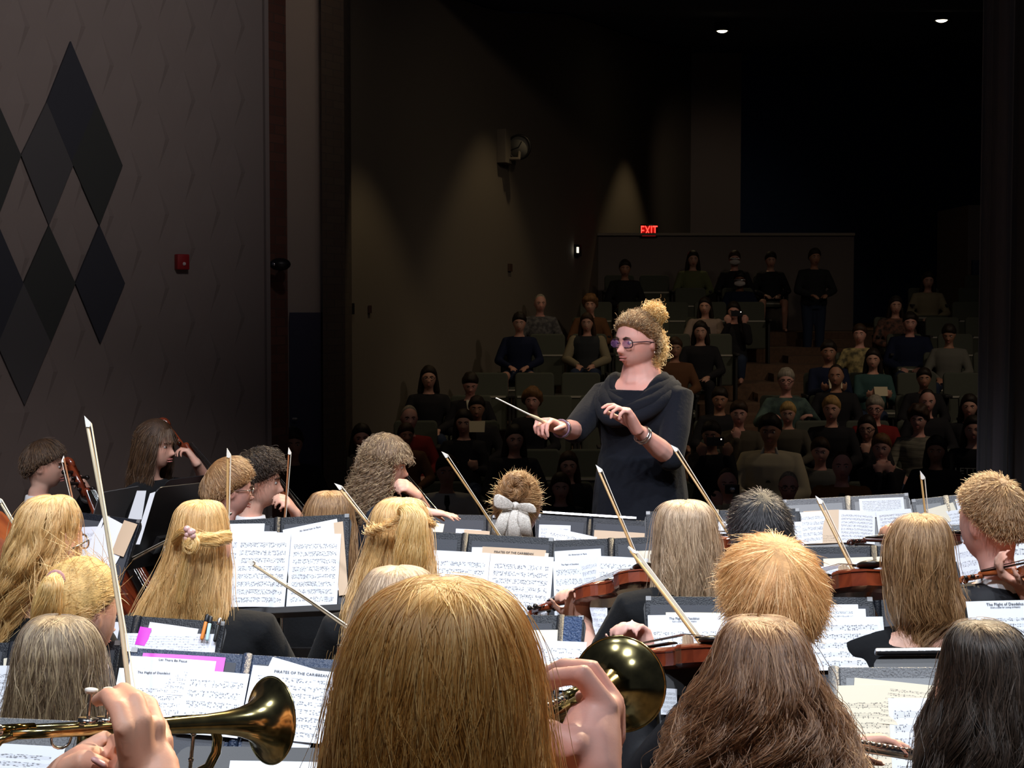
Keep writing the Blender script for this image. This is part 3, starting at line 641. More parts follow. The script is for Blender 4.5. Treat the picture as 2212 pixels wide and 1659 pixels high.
# ---------------------------------------------------------------- music, stands, instruments
def music_mat(name, nsys, dens=.5, tint=(.8, .83, .9), seed=0, top=.12, pair=False):
    m = bpy.data.materials.new(name); m.use_nodes = True; nt = m.node_tree; b = nt.nodes['Principled BSDF']; b.inputs['Roughness'].default_value = .75; b.inputs['Specular IOR Level'].default_value = .2
    N = nt.nodes; L = nt.links
    def mth(op, a, c=None, d=None):
        q = N.new('ShaderNodeMath'); q.operation = op
        for i, v in enumerate((a, c, d)):
            if v is None: continue
            if isinstance(v, (int, float)): q.inputs[i].default_value = v
            else: L.new(v, q.inputs[i])
        return q.outputs[0]
    uv = N.new('ShaderNodeUVMap'); sp = N.new('ShaderNodeSeparateXYZ'); L.new(uv.outputs[0], sp.inputs[0]); x, y = sp.outputs[0], sp.outputs[1]
    oi = N.new('ShaderNodeObjectInfo')
    yy = mth('MULTIPLY', mth('SUBTRACT', y, top), nsys/(.96-top)); fy = mth('FRACT', yy); sy = mth('DIVIDE', mth('SUBTRACT', fy, .3), .4)
    instaff = mth('MULTIPLY', mth('GREATER_THAN', sy, -.02), mth('LESS_THAN', sy, 1.02))
    line = mth('LESS_THAN', mth('ABSOLUTE', mth('SUBTRACT', mth('FRACT', mth('ADD', mth('MULTIPLY', sy, 4), .5)), .5)), .10)
    inx = mth('MULTIPLY', mth('GREATER_THAN', x, .07), mth('LESS_THAN', x, .93)); iny = mth('MULTIPLY', mth('GREATER_THAN', y, top), mth('LESS_THAN', y, .96))
    pg = mth('MULTIPLY', inx, iny); staff = mth('MULTIPLY', mth('MULTIPLY', line, instaff), pg)
    bar = mth('MULTIPLY', mth('LESS_THAN', mth('FRACT', mth('MULTIPLY', mth('ADD', x, mth('MULTIPLY', mth('FLOOR', yy), .137)), 4.3)), .022), mth('MULTIPLY', instaff, pg))
    cb = N.new('ShaderNodeCombineXYZ'); L.new(mth('MULTIPLY', x, 34), cb.inputs[0]); L.new(mth('ADD', mth('MULTIPLY', yy, 4.5), mth('MULTIPLY', oi.outputs['Random'], 60)), cb.inputs[1])
    vo = N.new('ShaderNodeTexVoronoi'); vo.voronoi_dimensions = '2D'; vo.inputs['Scale'].default_value = 1; L.new(cb.outputs[0], vo.inputs[0])
    sc_ = N.new('ShaderNodeSeparateColor'); L.new(vo.outputs['Color'], sc_.inputs[0])
    nb = mth('MULTIPLY', mth('GREATER_THAN', fy, .18), mth('LESS_THAN', fy, .82))
    note = mth('MULTIPLY', mth('MULTIPLY', mth('LESS_THAN', vo.outputs['Distance'], .34), mth('LESS_THAN', sc_.outputs[0], dens)), mth('MULTIPLY', nb, pg))
    beam = mth('MULTIPLY', mth('LESS_THAN', mth('ABSOLUTE', mth('SUBTRACT', fy, mth('ADD', .22, mth('MULTIPLY', sc_.outputs[1], .06)))), .028), mth('MULTIPLY', pg, mth('GREATER_THAN', sc_.outputs[2], .62)))
    ink = mth('MINIMUM', mth('ADD', mth('ADD', mth('MULTIPLY', staff, .6), mth('MULTIPLY', bar, .65)), mth('MULTIPLY', mth('ADD', note, beam), .7)), .8)
    mx = N.new('ShaderNodeMix'); mx.data_type = 'RGBA'; L.new(ink, mx.inputs[0]); mx.inputs[6].default_value = (*tint, 1); mx.inputs[7].default_value = (.02, .02, .03, 1)
    L.new(mx.outputs[2], b.inputs['Base Color']); return m
MUS = {'w8': music_mat('music_print_dense', 8, .62), 'w5': music_mat('music_print_wide', 5, .4), 'w10': music_mat('music_print_fine', 10, .7), 'title': music_mat('music_print_title', 6, .45, top=.30),
       'c8': music_mat('music_print_cream', 8, .35, (.82, .74, .58), top=.16), 'p6': music_mat('music_print_pale', 6, .25, (.72, .74, .82)), 'tan': music_mat('music_print_tan', 3, .2, (.70, .55, .40), top=.75),
       'blank': mat('blank_paper', (.8, .82, .87), .75), 'cream': mat('cream_paper', (.82, .75, .60), .75), 'tanb': mat('manila_paper', (.62, .46, .32), .75), 'pink': mat('magenta_card', (.62, .02, .55), .4)}
INK = mat('print_ink', (.03, .03, .04), .8)
class Desk: pass
def desk(TL, TR, h=.33, tilt=28, back=False):
    d = Desk(); d.O = P(*TL); U = P(*TR)-d.O; d.W = U.length; d.U = U.normalized(); nh = d.U.cross(V((0, 0, 1))).normalized()
    if back: nh = -nh
    t = math.radians(tilt); d.D = (-V((0, 0, 1))*math.cos(t)+nh*math.sin(t)).normalized(); d.N = (nh*math.cos(t)+V((0, 0, 1))*math.sin(t)).normalized()
    d.D = (d.D-d.U*d.D.dot(d.U)).normalized(); d.N = d.D.cross(d.U).normalized()
    if d.N.z < 0: d.N = -d.N
    d.h = h; d.n = 0
    d.at = lambda u, v, n=0.: d.O+d.U*u+d.D*v+d.N*n
    d.R = Matrix((d.U, -d.D, d.N)).transposed(); return d
def music_stand(d, where, metal=BMET, lipm=None, round_=True, post=True):
    w, h = d.W, d.h; x0, x1 = -.005, w+.005; c = d.at(w/2, h/2, -.03); base = V((c.x, c.y, 0))
    e = empty('music_stand', base, 'black music stand '+where, 'music stand'); e['d'] = 0; del e['d']
    r = .03 if round_ else .002; pts = []
    for cx_, cy_, a0 in ((x1-r, r, -90), (x1-r, h-r*.3, 0), (x0+r, h-r*.3, 90), (x0+r, r, 180)):
        for k in range(5):
            a = math.radians(a0+22.5*k); rr = r if cy_ < h/2 else r*.3; pts.append(d.at(cx_+rr*math.cos(a), cy_+rr*math.sin(a), -.012))
    MB().prism(pts, d.N*.004).build('desk', metal, e, base, smooth=False)
    m = MB(); m.box(d.at(w/2, h+.002, .018), (x1-x0, .004, .06), d.R); m.box(d.at(w/2, h-.006, .047), (x1-x0, .018, .004), d.R); m.build('ledge', lipm or metal, e, base, smooth=False)
    if post:
        hub = d.at(w/2, h*.72, -.035); m = MB(); m.tube([hub, V((hub.x, hub.y, .02))], .011, 10, round_=False); m.tube([V((hub.x, hub.y, .5)), V((hub.x, hub.y, .06))], .015, 10, round_=False); m.build('post', GMET if metal is not BMET else CHROME, e, base)
        MB().box(d.at(w/2, h*.72, -.022), (.10, .07, .018), d.R).build('bracket', metal, e, base, smooth=False)
        for k in range(3):
            a = math.radians(90+120*k); o = V((hub.x, hub.y, 0)); dr = V((math.cos(a), math.sin(a), 0))
            MB().tube([o+V((0, 0, .18)), o+dr*.10+V((0, 0, .15)), o+dr*.27+V((0, 0, .012))], .009, 8).build('leg', metal, e, base)
    return e
def folder(d, where, spine=.5, lin=LIN, lea=LEATH, hh=None, gold=True, word='black'):
    """open two panel music folder lying against the desk"""
    w, h = d.W, hh or d.h-.004; base = d.at(w/2, h, 0); e = empty('music_folder', base, 'open %s music folder %s' % (word, where), 'music folder')
    sw = .022; xs = spine*w
    for x0, x1 in ((0, xs-sw/2), (xs+sw/2, w)):
        if x1-x0 < .03: continue
        b = MB(); b.box(d.at((x0+x1)/2, h/2, -.002), (x1-x0, h, .006), d.R); p_ = b.build('cover_panel', lea, e, base, smooth=False, bevel=.002)
        MB().box(d.at((x0+x1)/2, h/2+.011, .0014), (x1-x0-.024, h-.026, .0012), d.R).build('lining', lin, p_, base, smooth=False)
        MB().box(d.at((x0+x1)/2, h*.72, .0025), (x1-x0-.016, h*.5, .001), d.R).build('pocket', lin, p_, base, smooth=False)
    m = MB(); m.tube([d.at(xs, .0, -.003), d.at(xs, h, -.003)], sw*.52, 10, round_=False, ref=d.U); m.build('spine', lea, e, base)
    if gold:
        m = MB()
        for x, y in ((.008, .006), (w-.008, .006)): MB().box(d.at(x, y, .0015), (.014, .012, .002), d.R).build('corner_guard', GMET, e, base, smooth=False)
    return e
def page(d, u, v, w, h, m, label, rot=0., title=None, sub=None, tsize=.012, curve=.004, flip=None, group=None):
    """a sheet lying on the desk, top left corner at (u, v)"""
    curve = min(curve, w*.035) if w < .12 else curve; d.n += 1; n0 = .004+.0016*d.n; nu, nv = 7, 6; c, s_ = math.cos(math.radians(rot)), math.sin(math.radians(rot)); th = .0006
    def q(a, b, k=0.):
        x, y = a*w, b*h; return d.at(u+x*c-y*s_, v+x*s_+y*c, n0+curve*math.sin(a*math.pi)*(.3+b*.7)+k)
    mb = MB(); vs = []; uv = []
    for k in (0, -th):
        for j in range(nv):
            for i in range(nu): vs.append(q(i/(nu-1), j/(nv-1), k)); uv.append((i/(nu-1), j/(nv-1)))
    g = nu*nv; fs = []
    for j in range(nv-1):
        for i in range(nu-1):
            a = j*nu+i; fs.append((a+nu, a+nu+1, a+1, a)); fs.append((g+a, g+a+1, g+a+nu+1, g+a+nu))
    ed = [j for j in range(nu)]+[j*nu+nu-1 for j in range(1, nv)]+[(nv-1)*nu+i for i in range(nu-2, -1, -1)]+[j*nu for j in range(nv-2, 0, -1)]
    mb.add(vs, fs, 0, uv); e2 = [vs[i] for i in ed]; e3 = [vs[g+i] for i in ed]; ne = len(ed)
    mb.add(e2+e3, [(i, (i+1) % ne, ne+(i+1) % ne, ne+i) for i in range(ne)], 0, [(.01, .01)]*(2*ne)); base = q(.5, 1.)
    o = mb.build('sheet_music', MUS[m], None, base); tag(o, label, 'sheet music', group)
    for s, yy, sz in ((title, .07, tsize), (sub, .125, tsize*.55)):
        if s:
            R = d.R@Rz(-rot); text(s, 'title_print', q(.5, yy, .0016), sz*.72, R, INK, o, base, ext=.0003)
    return o
# violins and cellos ------------------------------------------------------------
def fiddle(label, scroll, tail, up, kind='violin', varn=VARN, cat=None, pegs=True):
    """scroll and tail: world points of the two ends; up: direction the belly faces"""
    S, T = V(scroll), V(tail); ax = (S-T).normalized(); up = V(up); up = (up-ax*up.dot(ax)).normalized(); sd = ax.cross(up)
    Lr = (S-T).length; cello = kind == 'cello'; Lb = Lr*(.63 if cello else .605); k = Lb/.355
    rib = (.062 if cello else .030)*k; base = T.copy()
    e = empty(kind, base, label, cat or kind)
    q = lambda x, y, z: T+ax*x+sd*y+up*z
    half = [(0, .0), (.004, .045), (.02, .080), (.05, .098), (.085, .1035), (.115, .095), (.135, .072), (.142, .068), (.16, .056), (.19, .0545), (.215, .064), (.222, .070), (.235, .078), (.262, .084), (.30, .078), (.33, .058), (.348, .030), (.355, .012)]
    def ring(z, ins=0.):
        L = []
        for x, y in half: L.append(q((x*(1-2*ins)+.355*ins)*k, max(y-ins*.2, 0)*k, z))
        for x, y in half[::-1][:-1]: L.append(q((x*(1-2*ins)+.355*ins)*k, -max(y-ins*.2, 0)*k, z))
        return L
    b = MB(); b.loft([ring(-.012*k-rib, .12), ring(-.008*k-rib, .05), ring(-rib-.004*k, -.003), ring(-rib, -.003), ring(-rib, .008), ring(0, .008), ring(0, -.003), ring(.004*k, -.003), ring(.009*k, .05), ring(.014*k, .12)])
    b.build('body', varn, e, base, smooth=False, sub=0)
    nk = .62 if cello else 1.; n = MB(); n.tube([q(.345*k, 0, -.012*k), q(.40*k, 0, .000), q(Lr-.085*k, 0, .008*k)], [.016*k*nk, .0125*k*nk, .0115*k*nk], 10)
    n.box(q(Lr-.055*k, 0, .0), (.075*k, .022*k*nk, .02*k*nk), Matrix((ax, sd, up)).transposed())
    for i in range(14):
        a0, a1 = i*.45, (i+1)*.45; r0, r1 = (.017-.001*i)*k*(.5+.5*nk), (.017-.001*(i+1))*k*(.5+.5*nk); cc = (Lr-.016*k, -.008*k)
        pa = q(cc[0]+r0*math.cos(a0), 0, cc[1]+r0*math.sin(a0)); pb = q(cc[0]+r1*math.cos(a1), 0, cc[1]+r1*math.sin(a1)); n.tube([pa, pb], [.0085*k-.0003*i*k]*2, 8, flat=1)
    n.build('neck', varn, e, base)
    f = MB(); f.rings([(q(.215*k, 0, .026*k), sd*.021*k, up*.004*k), (q(.36*k, 0, .02*k), sd*.017*k, up*.004*k), (q(Lr-.09*k, 0, .0165*k), sd*.0125*k, up*.0035*k)], 10); f.build('fingerboard', EBON, e, base)
    MB().prism([q(.158*k, y*k, z*k) for y, z in ((-.021, .012), (.021, .012), (.018, .038), (0, .044), (-.018, .038))], ax*.003*k).build('bridge', STICKW, e, base, smooth=False)
    MB().prism([q(x*k, y*k, z*k) for x, y, z in ((.005, -.008, .016), (.005, .008, .016), (.115, .02, .03), (.115, -.02, .03))], up*.005*k).build('tailpiece', EBON, e, base, smooth=False)
    s_ = MB()
    for j in range(4):
        y = (-.0075+.005*j); s_.tube([q(.112*k, y*2*k, .036*k), q(.16*k, y*2.2*k, .044*k), q(Lr-.09*k, y*.9*k, .022*k)], .0009*k if not cello else .0007*k, 5)
    s_.build('strings', SILV, e, base)
    if pegs:
        for j in range(4):
            sx = 1 if j % 2 else -1; x = Lr-(.034+.014*j)*k; m = MB(); m.tube([q(x, -sx*.014*k, .0), q(x, sx*.030*k, .0)], .0035*k, 6); m.ell(q(x, sx*.036*k, 0), (.009*k*nk, .009*k*nk, .009*k*nk), None, 8, 6); m.build('peg', EBON, e, base)
    if not cello: MB().ell(q(.035*k, -.05*k, .02*k), (.035*k, .028*k, .010*k), Matrix((ax, sd, up)).transposed()).build('chin_rest', EBON, e, base)
    else: MB().tube([q(-.0, 0, -.05*k), q(-.12*k, 0, -.05*k)], .004*k, 8).build('endpin', CHROME, e, base)
    return e
def bow(label, tip, exit_, L=.74, hairside=(1, 0, 0), stick=STICK, wscale=1., dz=None):
    """tip: (px,py,D), exit_: a second point along the stick; the stick continues to its full length beyond it"""
    A = P(*tip); d = (P(*exit_)-A).normalized(); B = A+d*L; hs = V(hairside); hs = (hs-d*hs.dot(d)).normalized(); base = B
    e = empty('bow', base, label, 'bow'); k = wscale
    m = MB(); m.tube([A+d*.003, A+d*L*.3+hs*.008, A+d*L*.6+hs*.009, B], [.0030*k, .0034*k, .0040*k, .0044*k], 8); m.build('stick', stick, e, base)
    m = MB(); m.prism([A-d*.012-hs*.002, A+d*.014-hs*.002, A+d*.016+hs*.005, A+d*.012+hs*.011, A+d*.006+hs*.010], d.cross(hs)*.0045*k); m.build('head', IVORY, e, base, smooth=False)
    m = MB(); m.prism([A+d*.008+hs*.0095, A+d*.008+hs*.011, A+d*(L-.06)+hs*.0205, A+d*(L-.06)+hs*.019], d.cross(hs)*.007*k); m.build('horsehair', HORSE, e, base, smooth=False)
    MB().box(A+d*(L-.045)+hs*.014, (.045, .02, .012*k), Matrix((d, hs, d.cross(hs))).transposed()).build('frog', EBON, e, base, smooth=False)
    MB().tube([B, B+d*.012], .0045*k, 8).build('screw', SILV, e, base)
    return e
def chair(x, y, zs, rz, label):
    e = empty('chair', (x, y, 0), label, 'chair', 'black band chairs'); e.rotation_euler = (0, 0, math.radians(rz)); m = MB(); m.rings([((0, 0, zs-.03), (.22, 0, 0), (0, .21, 0)), ((0, 0, zs), (.215, 0, 0), (0, .205, 0))], 16, p=5); m.build('seat', BMET, e)
    m = MB(); m.prism([(-.2, -.22, zs+.18), (.2, -.22, zs+.18), (.2, -.25, zs+.38), (-.2, -.25, zs+.38)], (0, .02, 0)); m.build('backrest', BMET, e, smooth=False)
    for sx in (-1, 1):
        MB().tube([(sx*.19, -.19, 0.01), (sx*.19, -.2, zs), (sx*.19, -.245, zs+.36)], .011).build('leg', CHROME, e); MB().tube([(sx*.19, .19, 0.01), (sx*.19, .18, zs-.02)], .011).build('leg', CHROME, e)
    return e
# ---------------------------------------------------------------- the players, seen from behind
def seat_for(p, rz, label):
    chair(p['hip'].x, p['hip'].y, p['hip'].z-.095, rz, label)
def back_player(label, rows, D, key, yaw=0, s=1., top=BLK, hx=None, ears=True, pitch=0, vox=.010, hands=None, sleeve=1., topn='sweater', n=3000, floor=0., chairlab=None, body=None, hoff=0., **kw):
    y0 = rows[0][0]; pxw = F/D; cx = hx if hx is not None else (rows[2][1]+rows[2][2])/2
    H = P(cx, y0+(.128*s+hoff)*pxw, D); pk = {k: kw.pop(k) for k in ('collar', 'neckopen', 'bulk', 'sk', 'off', 'lean', 'byaw', 'eyes', 'shoulders', 'legs') if k in kw}
    p = person(label, H, yaw, pitch, s=s, top=top, vox=vox, hands=hands, sleeve=sleeve, top_name=topn, floor=floor, **pk)
    if chairlab: seat_for(p, kw.pop('crz', yaw), chairlab)
    if rows and key: p['hair'], p['at'] = outline_hair(p, key, rows, D, n=n, **kw)
    return p
def lap(p): pass
# big head in front: trumpeter seen from behind
RN = [(1245, 925, 985), (1252, 885, 1035), (1272, 835, 1085), (1300, 795, 1115), (1340, 768, 1140), (1400, 742, 1160), (1470, 725, 1172), (1540, 713, 1178), (1620, 704, 1186), (1700, 698, 1198), (1800, 695, 1215), (1920, 700, 1225)]
pp = lambda L: [P(*q) for q in L]
nR = dict(w=P(1288, 1730, 1.66), d=(0, .3, 1), n=(-1, .2, 0), hint=(.7, -.5, -.8), ref=(1, 0, 0), custom=[
    (pp([(1290, 1735, 1.66), (1276, 1670, 1.67), (1270, 1610, 1.69), (1284, 1560, 1.71), (1312, 1532, 1.725)]), [.029, .033, .036, .031, .017], 1.0),
    (pp([(1295, 1575, 1.71), (1308, 1528, 1.705), (1257, 1457, 1.70), (1200, 1464, 1.73), (1174, 1486, 1.76)]), [.018, .0150, .0130, .0115, .0088], 1.),
    (pp([(1312, 1580, 1.74), (1322, 1518, 1.74), (1275, 1446, 1.74), (1220, 1441, 1.77), (1180, 1456, 1.80)]), [.018, .0150, .0128, .0112, .0088], 1.),
    (pp([(1320, 1590, 1.77), (1326, 1530, 1.775), (1285, 1465, 1.79), (1240, 1465, 1.82)]), [.017, .0140, .012, .010], 1.),
    (pp([(1318, 1610, 1.79), (1322, 1560, 1.80), (1290, 1510, 1.82), (1255, 1505, 1.84)]), [.015, .0125, .011, .009], 1.),
    (pp([(1255, 1650, 1.68), (1222, 1605, 1.655), (1190, 1584, 1.66), (1150, 1578, 1.69)]), [.030, .022, .0155, .012], 1.)])
nL = dict(w=P(1010, 1760, 1.72), d=(.5, .6, .7), n=(.6, -.2, .4), curl=(.8, .9, 1., 1.))
PN = back_player('person with long straight copper hair playing a trumpet, biggest head in front', RN, 1.5, 'copper', yaw=-20, s=1.0, vox=.0045, sk=SK2, hands={'R': nR, 'L': nL}, sleeve=.55, n=15000, r0=.00042, r1=.0002, m=18,
    jit=.003, clump=150, clumpw=.005, fly=.012, floor=.22, wave=.0008, wl=.16, seed=4, hang=.03, part=.25)
E_ = bpy.data.objects.new
# hidden left edge trumpeter: the hands reach into the picture
vR = dict(w=P(322, 1745, 2.02), d=(0, .3, 1), n=(-1, .2, 0), hint=(.9, -.5, -.6), ref=(1, 0, 0), custom=[
    (pp([(332, 1760, 2.02), (322, 1700, 2.03), (315, 1650, 2.05), (312, 1612, 2.06)]), [.024, .025, .024, .018], 1.75),
    (pp([(288, 1650, 2.03), (268, 1568, 2.015), (256, 1532, 2.03), (234, 1502, 2.07), (210, 1513, 2.10)]), [.0185, .0148, .0138, .0122, .0090], 1.),
    (pp([(304, 1630, 2.04), (304, 1552, 2.035), (293, 1515, 2.05), (266, 1492, 2.10), (240, 1503, 2.15)]), [.0185, .0150, .0138, .0122, .0092], 1.),
    (pp([(328, 1640, 2.06), (336, 1565, 2.06), (322, 1524, 2.09), (294, 1506, 2.15), (268, 1518, 2.19)]), [.0180, .0142, .0130, .0115, .009], 1.),
    (pp([(345, 1660, 2.08), (356, 1600, 2.085), (345, 1565, 2.12), (318, 1550, 2.17)]), [.0170, .0125, .0115, .0085], 1.),
    (pp([(285, 1690, 2.06), (262, 1640, 2.12), (248, 1600, 2.15)]), [.018, .013, .011], 1.)])
vL = dict(w=P(118, 1705, 2.16), d=(1, .2, .3), n=(-.2, -1, .1), custom=[
    (pp([(110, 1712, 2.16), (150, 1675, 2.14), (185, 1650, 2.13)]), [.028, .030, .028], 1.),
    (pp([(150, 1665, 2.10), (185, 1648, 2.08), (218, 1655, 2.09)]), [.020, .019, .013], 1.),
    (pp([(150, 1655, 2.15), (190, 1618, 2.16), (226, 1596, 2.17)]), [.017, .0145, .012], 1.),
    (pp([(160, 1690, 2.13), (195, 1680, 2.12), (228, 1690, 2.13)]), [.017, .0145, .012], 1.)])
HV = P(-260, 1470, 1.86)
PV = person('person at the left edge in front whose two hands hold a trumpet', HV, -50, s=1., vox=.005, sk=SK4, hands={'R': vR, 'L': vL}, sleeve=.55, floor=.22, eyes=False)
cap_hair(PV, 'brown', seed=2)
for pth, o in ((((207, 1643, 2.065), (221, 1651, 2.068)), PV),):
    m = MB(); m.tube(pp(pth), [.007, .008], 8, flat=.6); o['C'](m, 'fingernail', mat('nail_pink', (.75, .42, .40), .3))
st = MB().box((0, 1.55, .11), (6.0, 1.6, .22)); o = st.build('floor_riser', STAGEF, smooth=False); o['kind'] = 'structure'
# other foreground heads
RT = [(1333, 1615, 1670), (1342, 1580, 1705), (1365, 1550, 1735), (1400, 1528, 1758), (1440, 1505, 1778), (1490, 1476, 1802), (1550, 1443, 1836), (1610, 1420, 1862), (1680, 1400, 1888), (1770, 1395, 1900), (1850, 1410, 1890)]
flR = dict(w=P(1802, 1620, 2.79), d=(1, .12, .16), n=(.1, -.45, -1), curl=(.3, .35, .4, .5), s=.95, hint=(-.1, -.3, -1))
flL = dict(w=P(1700, 1690, 2.75), d=(.6, .5, .5), n=(-.3, -.6, .4), hint=(-.3, 0, -1))
PT = back_player('person with big loose wavy auburn hair playing the flute, seen from behind', RT, 2.4, 'auburn', yaw=-12, s=.98, n=8500, r0=.00065, r1=.0003, m=22, wave=.012, wl=.10, clump=120, curl=.0055, jit=.012, fly=.05, clumpw=.018, seed=7, hands={'R': flR, 'L': flL}, hang=.05, chairlab='black band chair under the wavy auburn haired flute player', vox=.007)
RU = [(1340, 2090, 2145), (1350, 2062, 2180), (1375, 2038, 2208), (1415, 2026, 2224), (1460, 2015, 2232), (1520, 1998, 2242), (1580, 1980, 2252), (1650, 1962, 2262), (1740, 1955, 2268), (1840, 1960, 2260)]
PU = back_player('person with long glossy near black wavy hair at the right front corner', RU, 2.65, 'dark', yaw=5, s=.98, n=7500, r0=.0006, r1=.0003, m=20, wave=.010, wl=.16, clump=90, curl=.002, jit=.008, fly=.03, clumpw=.013, seed=9, hang=.05, chairlab='black band chair under the dark haired person in the right front corner')
RK = [(1330, 98, 150), (1338, 72, 182), (1358, 54, 202), (1395, 40, 220), (1440, 32, 228), (1490, 24, 234), (1550, 15, 238), (1620, 10, 240)]
PK = back_player('person with straight ash blond hair with pale streaks, bent low at left front', RK, 3.25, 'ash', yaw=-5, s=.92, n=6500, r0=.0008, r1=.0004, clump=110, jit=.006, wave=.0015, wl=.1, fly=.02, seed=11, part=.3, chairlab='black band chair under the ash blond person at left front')
RM = [(1222, 835, 885), (1230, 806, 915), (1256, 786, 935), (1300, 768, 946), (1350, 752, 950), (1410, 740, 950), (1480, 735, 950), (1560, 735, 950)]
PM = back_player('person with straight grey blond hair half hidden by the big copper head', RM, 3.8, 'greyblond', yaw=0, s=.95, n=4000, r0=.0009, r1=.0004, clump=80, jit=.006, wave=.002, seed=13, hands={}, chairlab='black band chair under the grey blond person')
PI = person('person with a blond ponytail looking down to the right, ear showing', P(170, 1195+.147*F/3.85, 3.85), -38, 10, s=1.0, sk=SK, vox=.008); seat_for(PI, -38, 'black band chair under the blond ponytailed person')
c = cap_hair(PI, 'gold', .022, .58, .14, -.48, .004, seed=15); short_strands(PI, 'gold', 3000, .15, .003, .022, 10, .0010, .0005, .58, .14, -.48, crown=(.15, .93, .3), seed=15, cap=c, wob=.002); short_strands(PI, 'blond', 260, .10, .014, .022, 9, .0008, .0003, .58, .14, -.48, crown=(.15, .93, .3), seed=16, cap=c, wob=.03)
eo = P(120, 1252, 3.71)
locks(PI, 'gold', [pp([(122, 1248, 3.72), (105+j*5, 1268, 3.67), (92+j*8, 1310, 3.67), (78+j*11, 1352, 3.69), (70+j*13, 1385+random.Random(j).uniform(-12, 12), 3.71)]) for j in range(4)], 160, .018, r0=.0009, name='ponytail', rend=.6, wob=.008)
m = MB(); m.tube([eo+V((.017*math.cos(a), .004*math.sin(a), .017*math.sin(a))) for a in np.linspace(0, 6.28, 12)], .006, 8); PI['C'](m, 'hair_tie', mat('dusty_rose', (.4, .2, .2), .7))
m = MB(); m.ell(PI['H']+PI['R']@V((.082, -.012, -.04)), (.004,)*3); PI['C'](m, 'earring', SILV)
for j in range(3):
    pass
RH = [(1070, 92, 135), (1078, 65, 155), (1098, 44, 167), (1130, 28, 175), (1170, 16, 174), (1215, 2, 168), (1260, -8, 140), (1300, -14, 100), (1340, -18, 78), (1380, -18, 50)]
PH = back_player('person with long wavy blond hair at the far left edge', RH, 4.1, 'blond', yaw=-25, s=.98, n=5200, r0=.0009, r1=.0005, m=22, wave=.011, wl=.10, clump=42, jit=.006, clumpw=.012, seed=17, hang=.05, chairlab='black band chair under the wavy blond person at the left edge')
spectacles(PH, SILV)
RJ = [(1080, 415, 458), (1088, 392, 478), (1108, 380, 488), (1140, 372, 494), (1180, 362, 496), (1230, 342, 498), (1280, 320, 500), (1330, 298, 505), (1380, 285, 498), (1420, 285, 480)]
PJ = back_player('person with long blond hair half pinned up by a pearly claw clip', RJ, 4.5, 'blond', yaw=0, s=1., n=4600, r0=.0009, r1=.0005, clump=60, jit=.006, wave=.003, wl=.15, clumpw=.010, seed=19, hang=.06, chairlab='black band chair under the person with the claw clip', bulk=1.02)
D_ = 4.36
locks(PJ, 'gold', [pp([(378, 1170, D_+.05), (392, 1150, D_), (405, 1142, D_-.01), (412, 1152, D_-.02), (405, 1185, D_-.03), (398, 1235, D_-.03), (388, 1300, D_-.02)]), pp([(494, 1165, D_+.08), (470, 1172, D_+.02), (440, 1172, D_), (420, 1166, D_-.02)]), pp([(494, 1155, D_+.08), (465, 1160, D_+.02), (425, 1160, D_-.01)]),
     pp([(412, 1155, D_-.03), (422, 1175, D_-.045), (414, 1188, D_-.05), (402, 1178, D_-.05), (408, 1166, D_-.05)])], 110, .014, r0=.0008, name='pinned_hair', rend=.7)
m = MB()
for x, y, r in ((404, 1143, .010), (413, 1150, .012), (405, 1155, .009), (416, 1158, .010), (410, 1165, .009), (402, 1164, .008), (418, 1148, .007)): m.ell(P(x, y, D_-.045), (r,)*3, None, 10, 7)
PJ['C'](m, 'claw_clip', mat('pearl_clip', (.62, .38, .36), .2, coat=.8))
RL = [(1075, 850, 890), (1082, 825, 908), (1100, 808, 922), (1130, 797, 931), (1165, 790, 936), (1210, 775, 940), (1260, 758, 940), (1310, 746, 938), (1360, 738, 930), (1410, 730, 905), (1460, 730, 890)]
PL = back_player('person with crinkled golden hair and a half ponytail, behind the big copper head', RL, 4.4, 'blond', yaw=0, s=1., n=4600, r0=.0009, r1=.0005, clump=70, jit=.010, wave=.004, wl=.07, curl=.002, clumpw=.012, seed=21, hang=.06, fly=.04, chairlab='black band chair under the person with the half ponytail')
D_ = 4.24
locks(PL, 'gold', [pp([(868, 1108, D_+.02), (872+j*4, 1098, D_-.01), (878+j*8, 1112, D_-.04), (870+j*11, 1150, D_-.05), (862+j*14, 1195, D_-.05), (860+j*14, 1235+((j*37) % 23), D_-.04)]) for j in range(5)], 130, .015, r0=.0009, name='half_ponytail', rend=.6, wob=.007)
locks(PL, 'blond', [pp([(795, 1148, D_+.09), (815, 1142, D_+.03), (840, 1136, D_), (862, 1118, D_)]), pp([(935, 1135, D_+.09), (910, 1125, D_+.02), (885, 1108, D_)])], 70, .010, r0=.0009, name='twisted_lock', rend=.9, curl=.006, wl=.05)
RO = [(1080, 1460, 1500), (1086, 1438, 1522), (1102, 1422, 1538), (1130, 1414, 1547), (1170, 1411, 1555), (1215, 1408, 1561), (1260, 1405, 1565), (1310, 1402, 1566), (1350, 1405, 1560)]
oL = dict(w=P(1262, 1345, 4.82), d=(-.35, .1, .95), n=(-.4, -.5, .1), curl=(1.0, 1., 1., 1.), hint=(-.4, .2, -1))
PO = back_player('person with long straight light hair playing a violin beside the conductor', RO, 4.6, 'greyblond', yaw=18, s=1., n=4600, r0=.0009, r1=.0005, clump=60, jit=.005, wave=.0015, clumpw=.008, seed=23, hang=.05, hands={'L': oL}, sleeve=.72, topn='blouse', vox=.008, off=-.055, bulk=1.1, chairlab='black band chair under the light haired violinist')
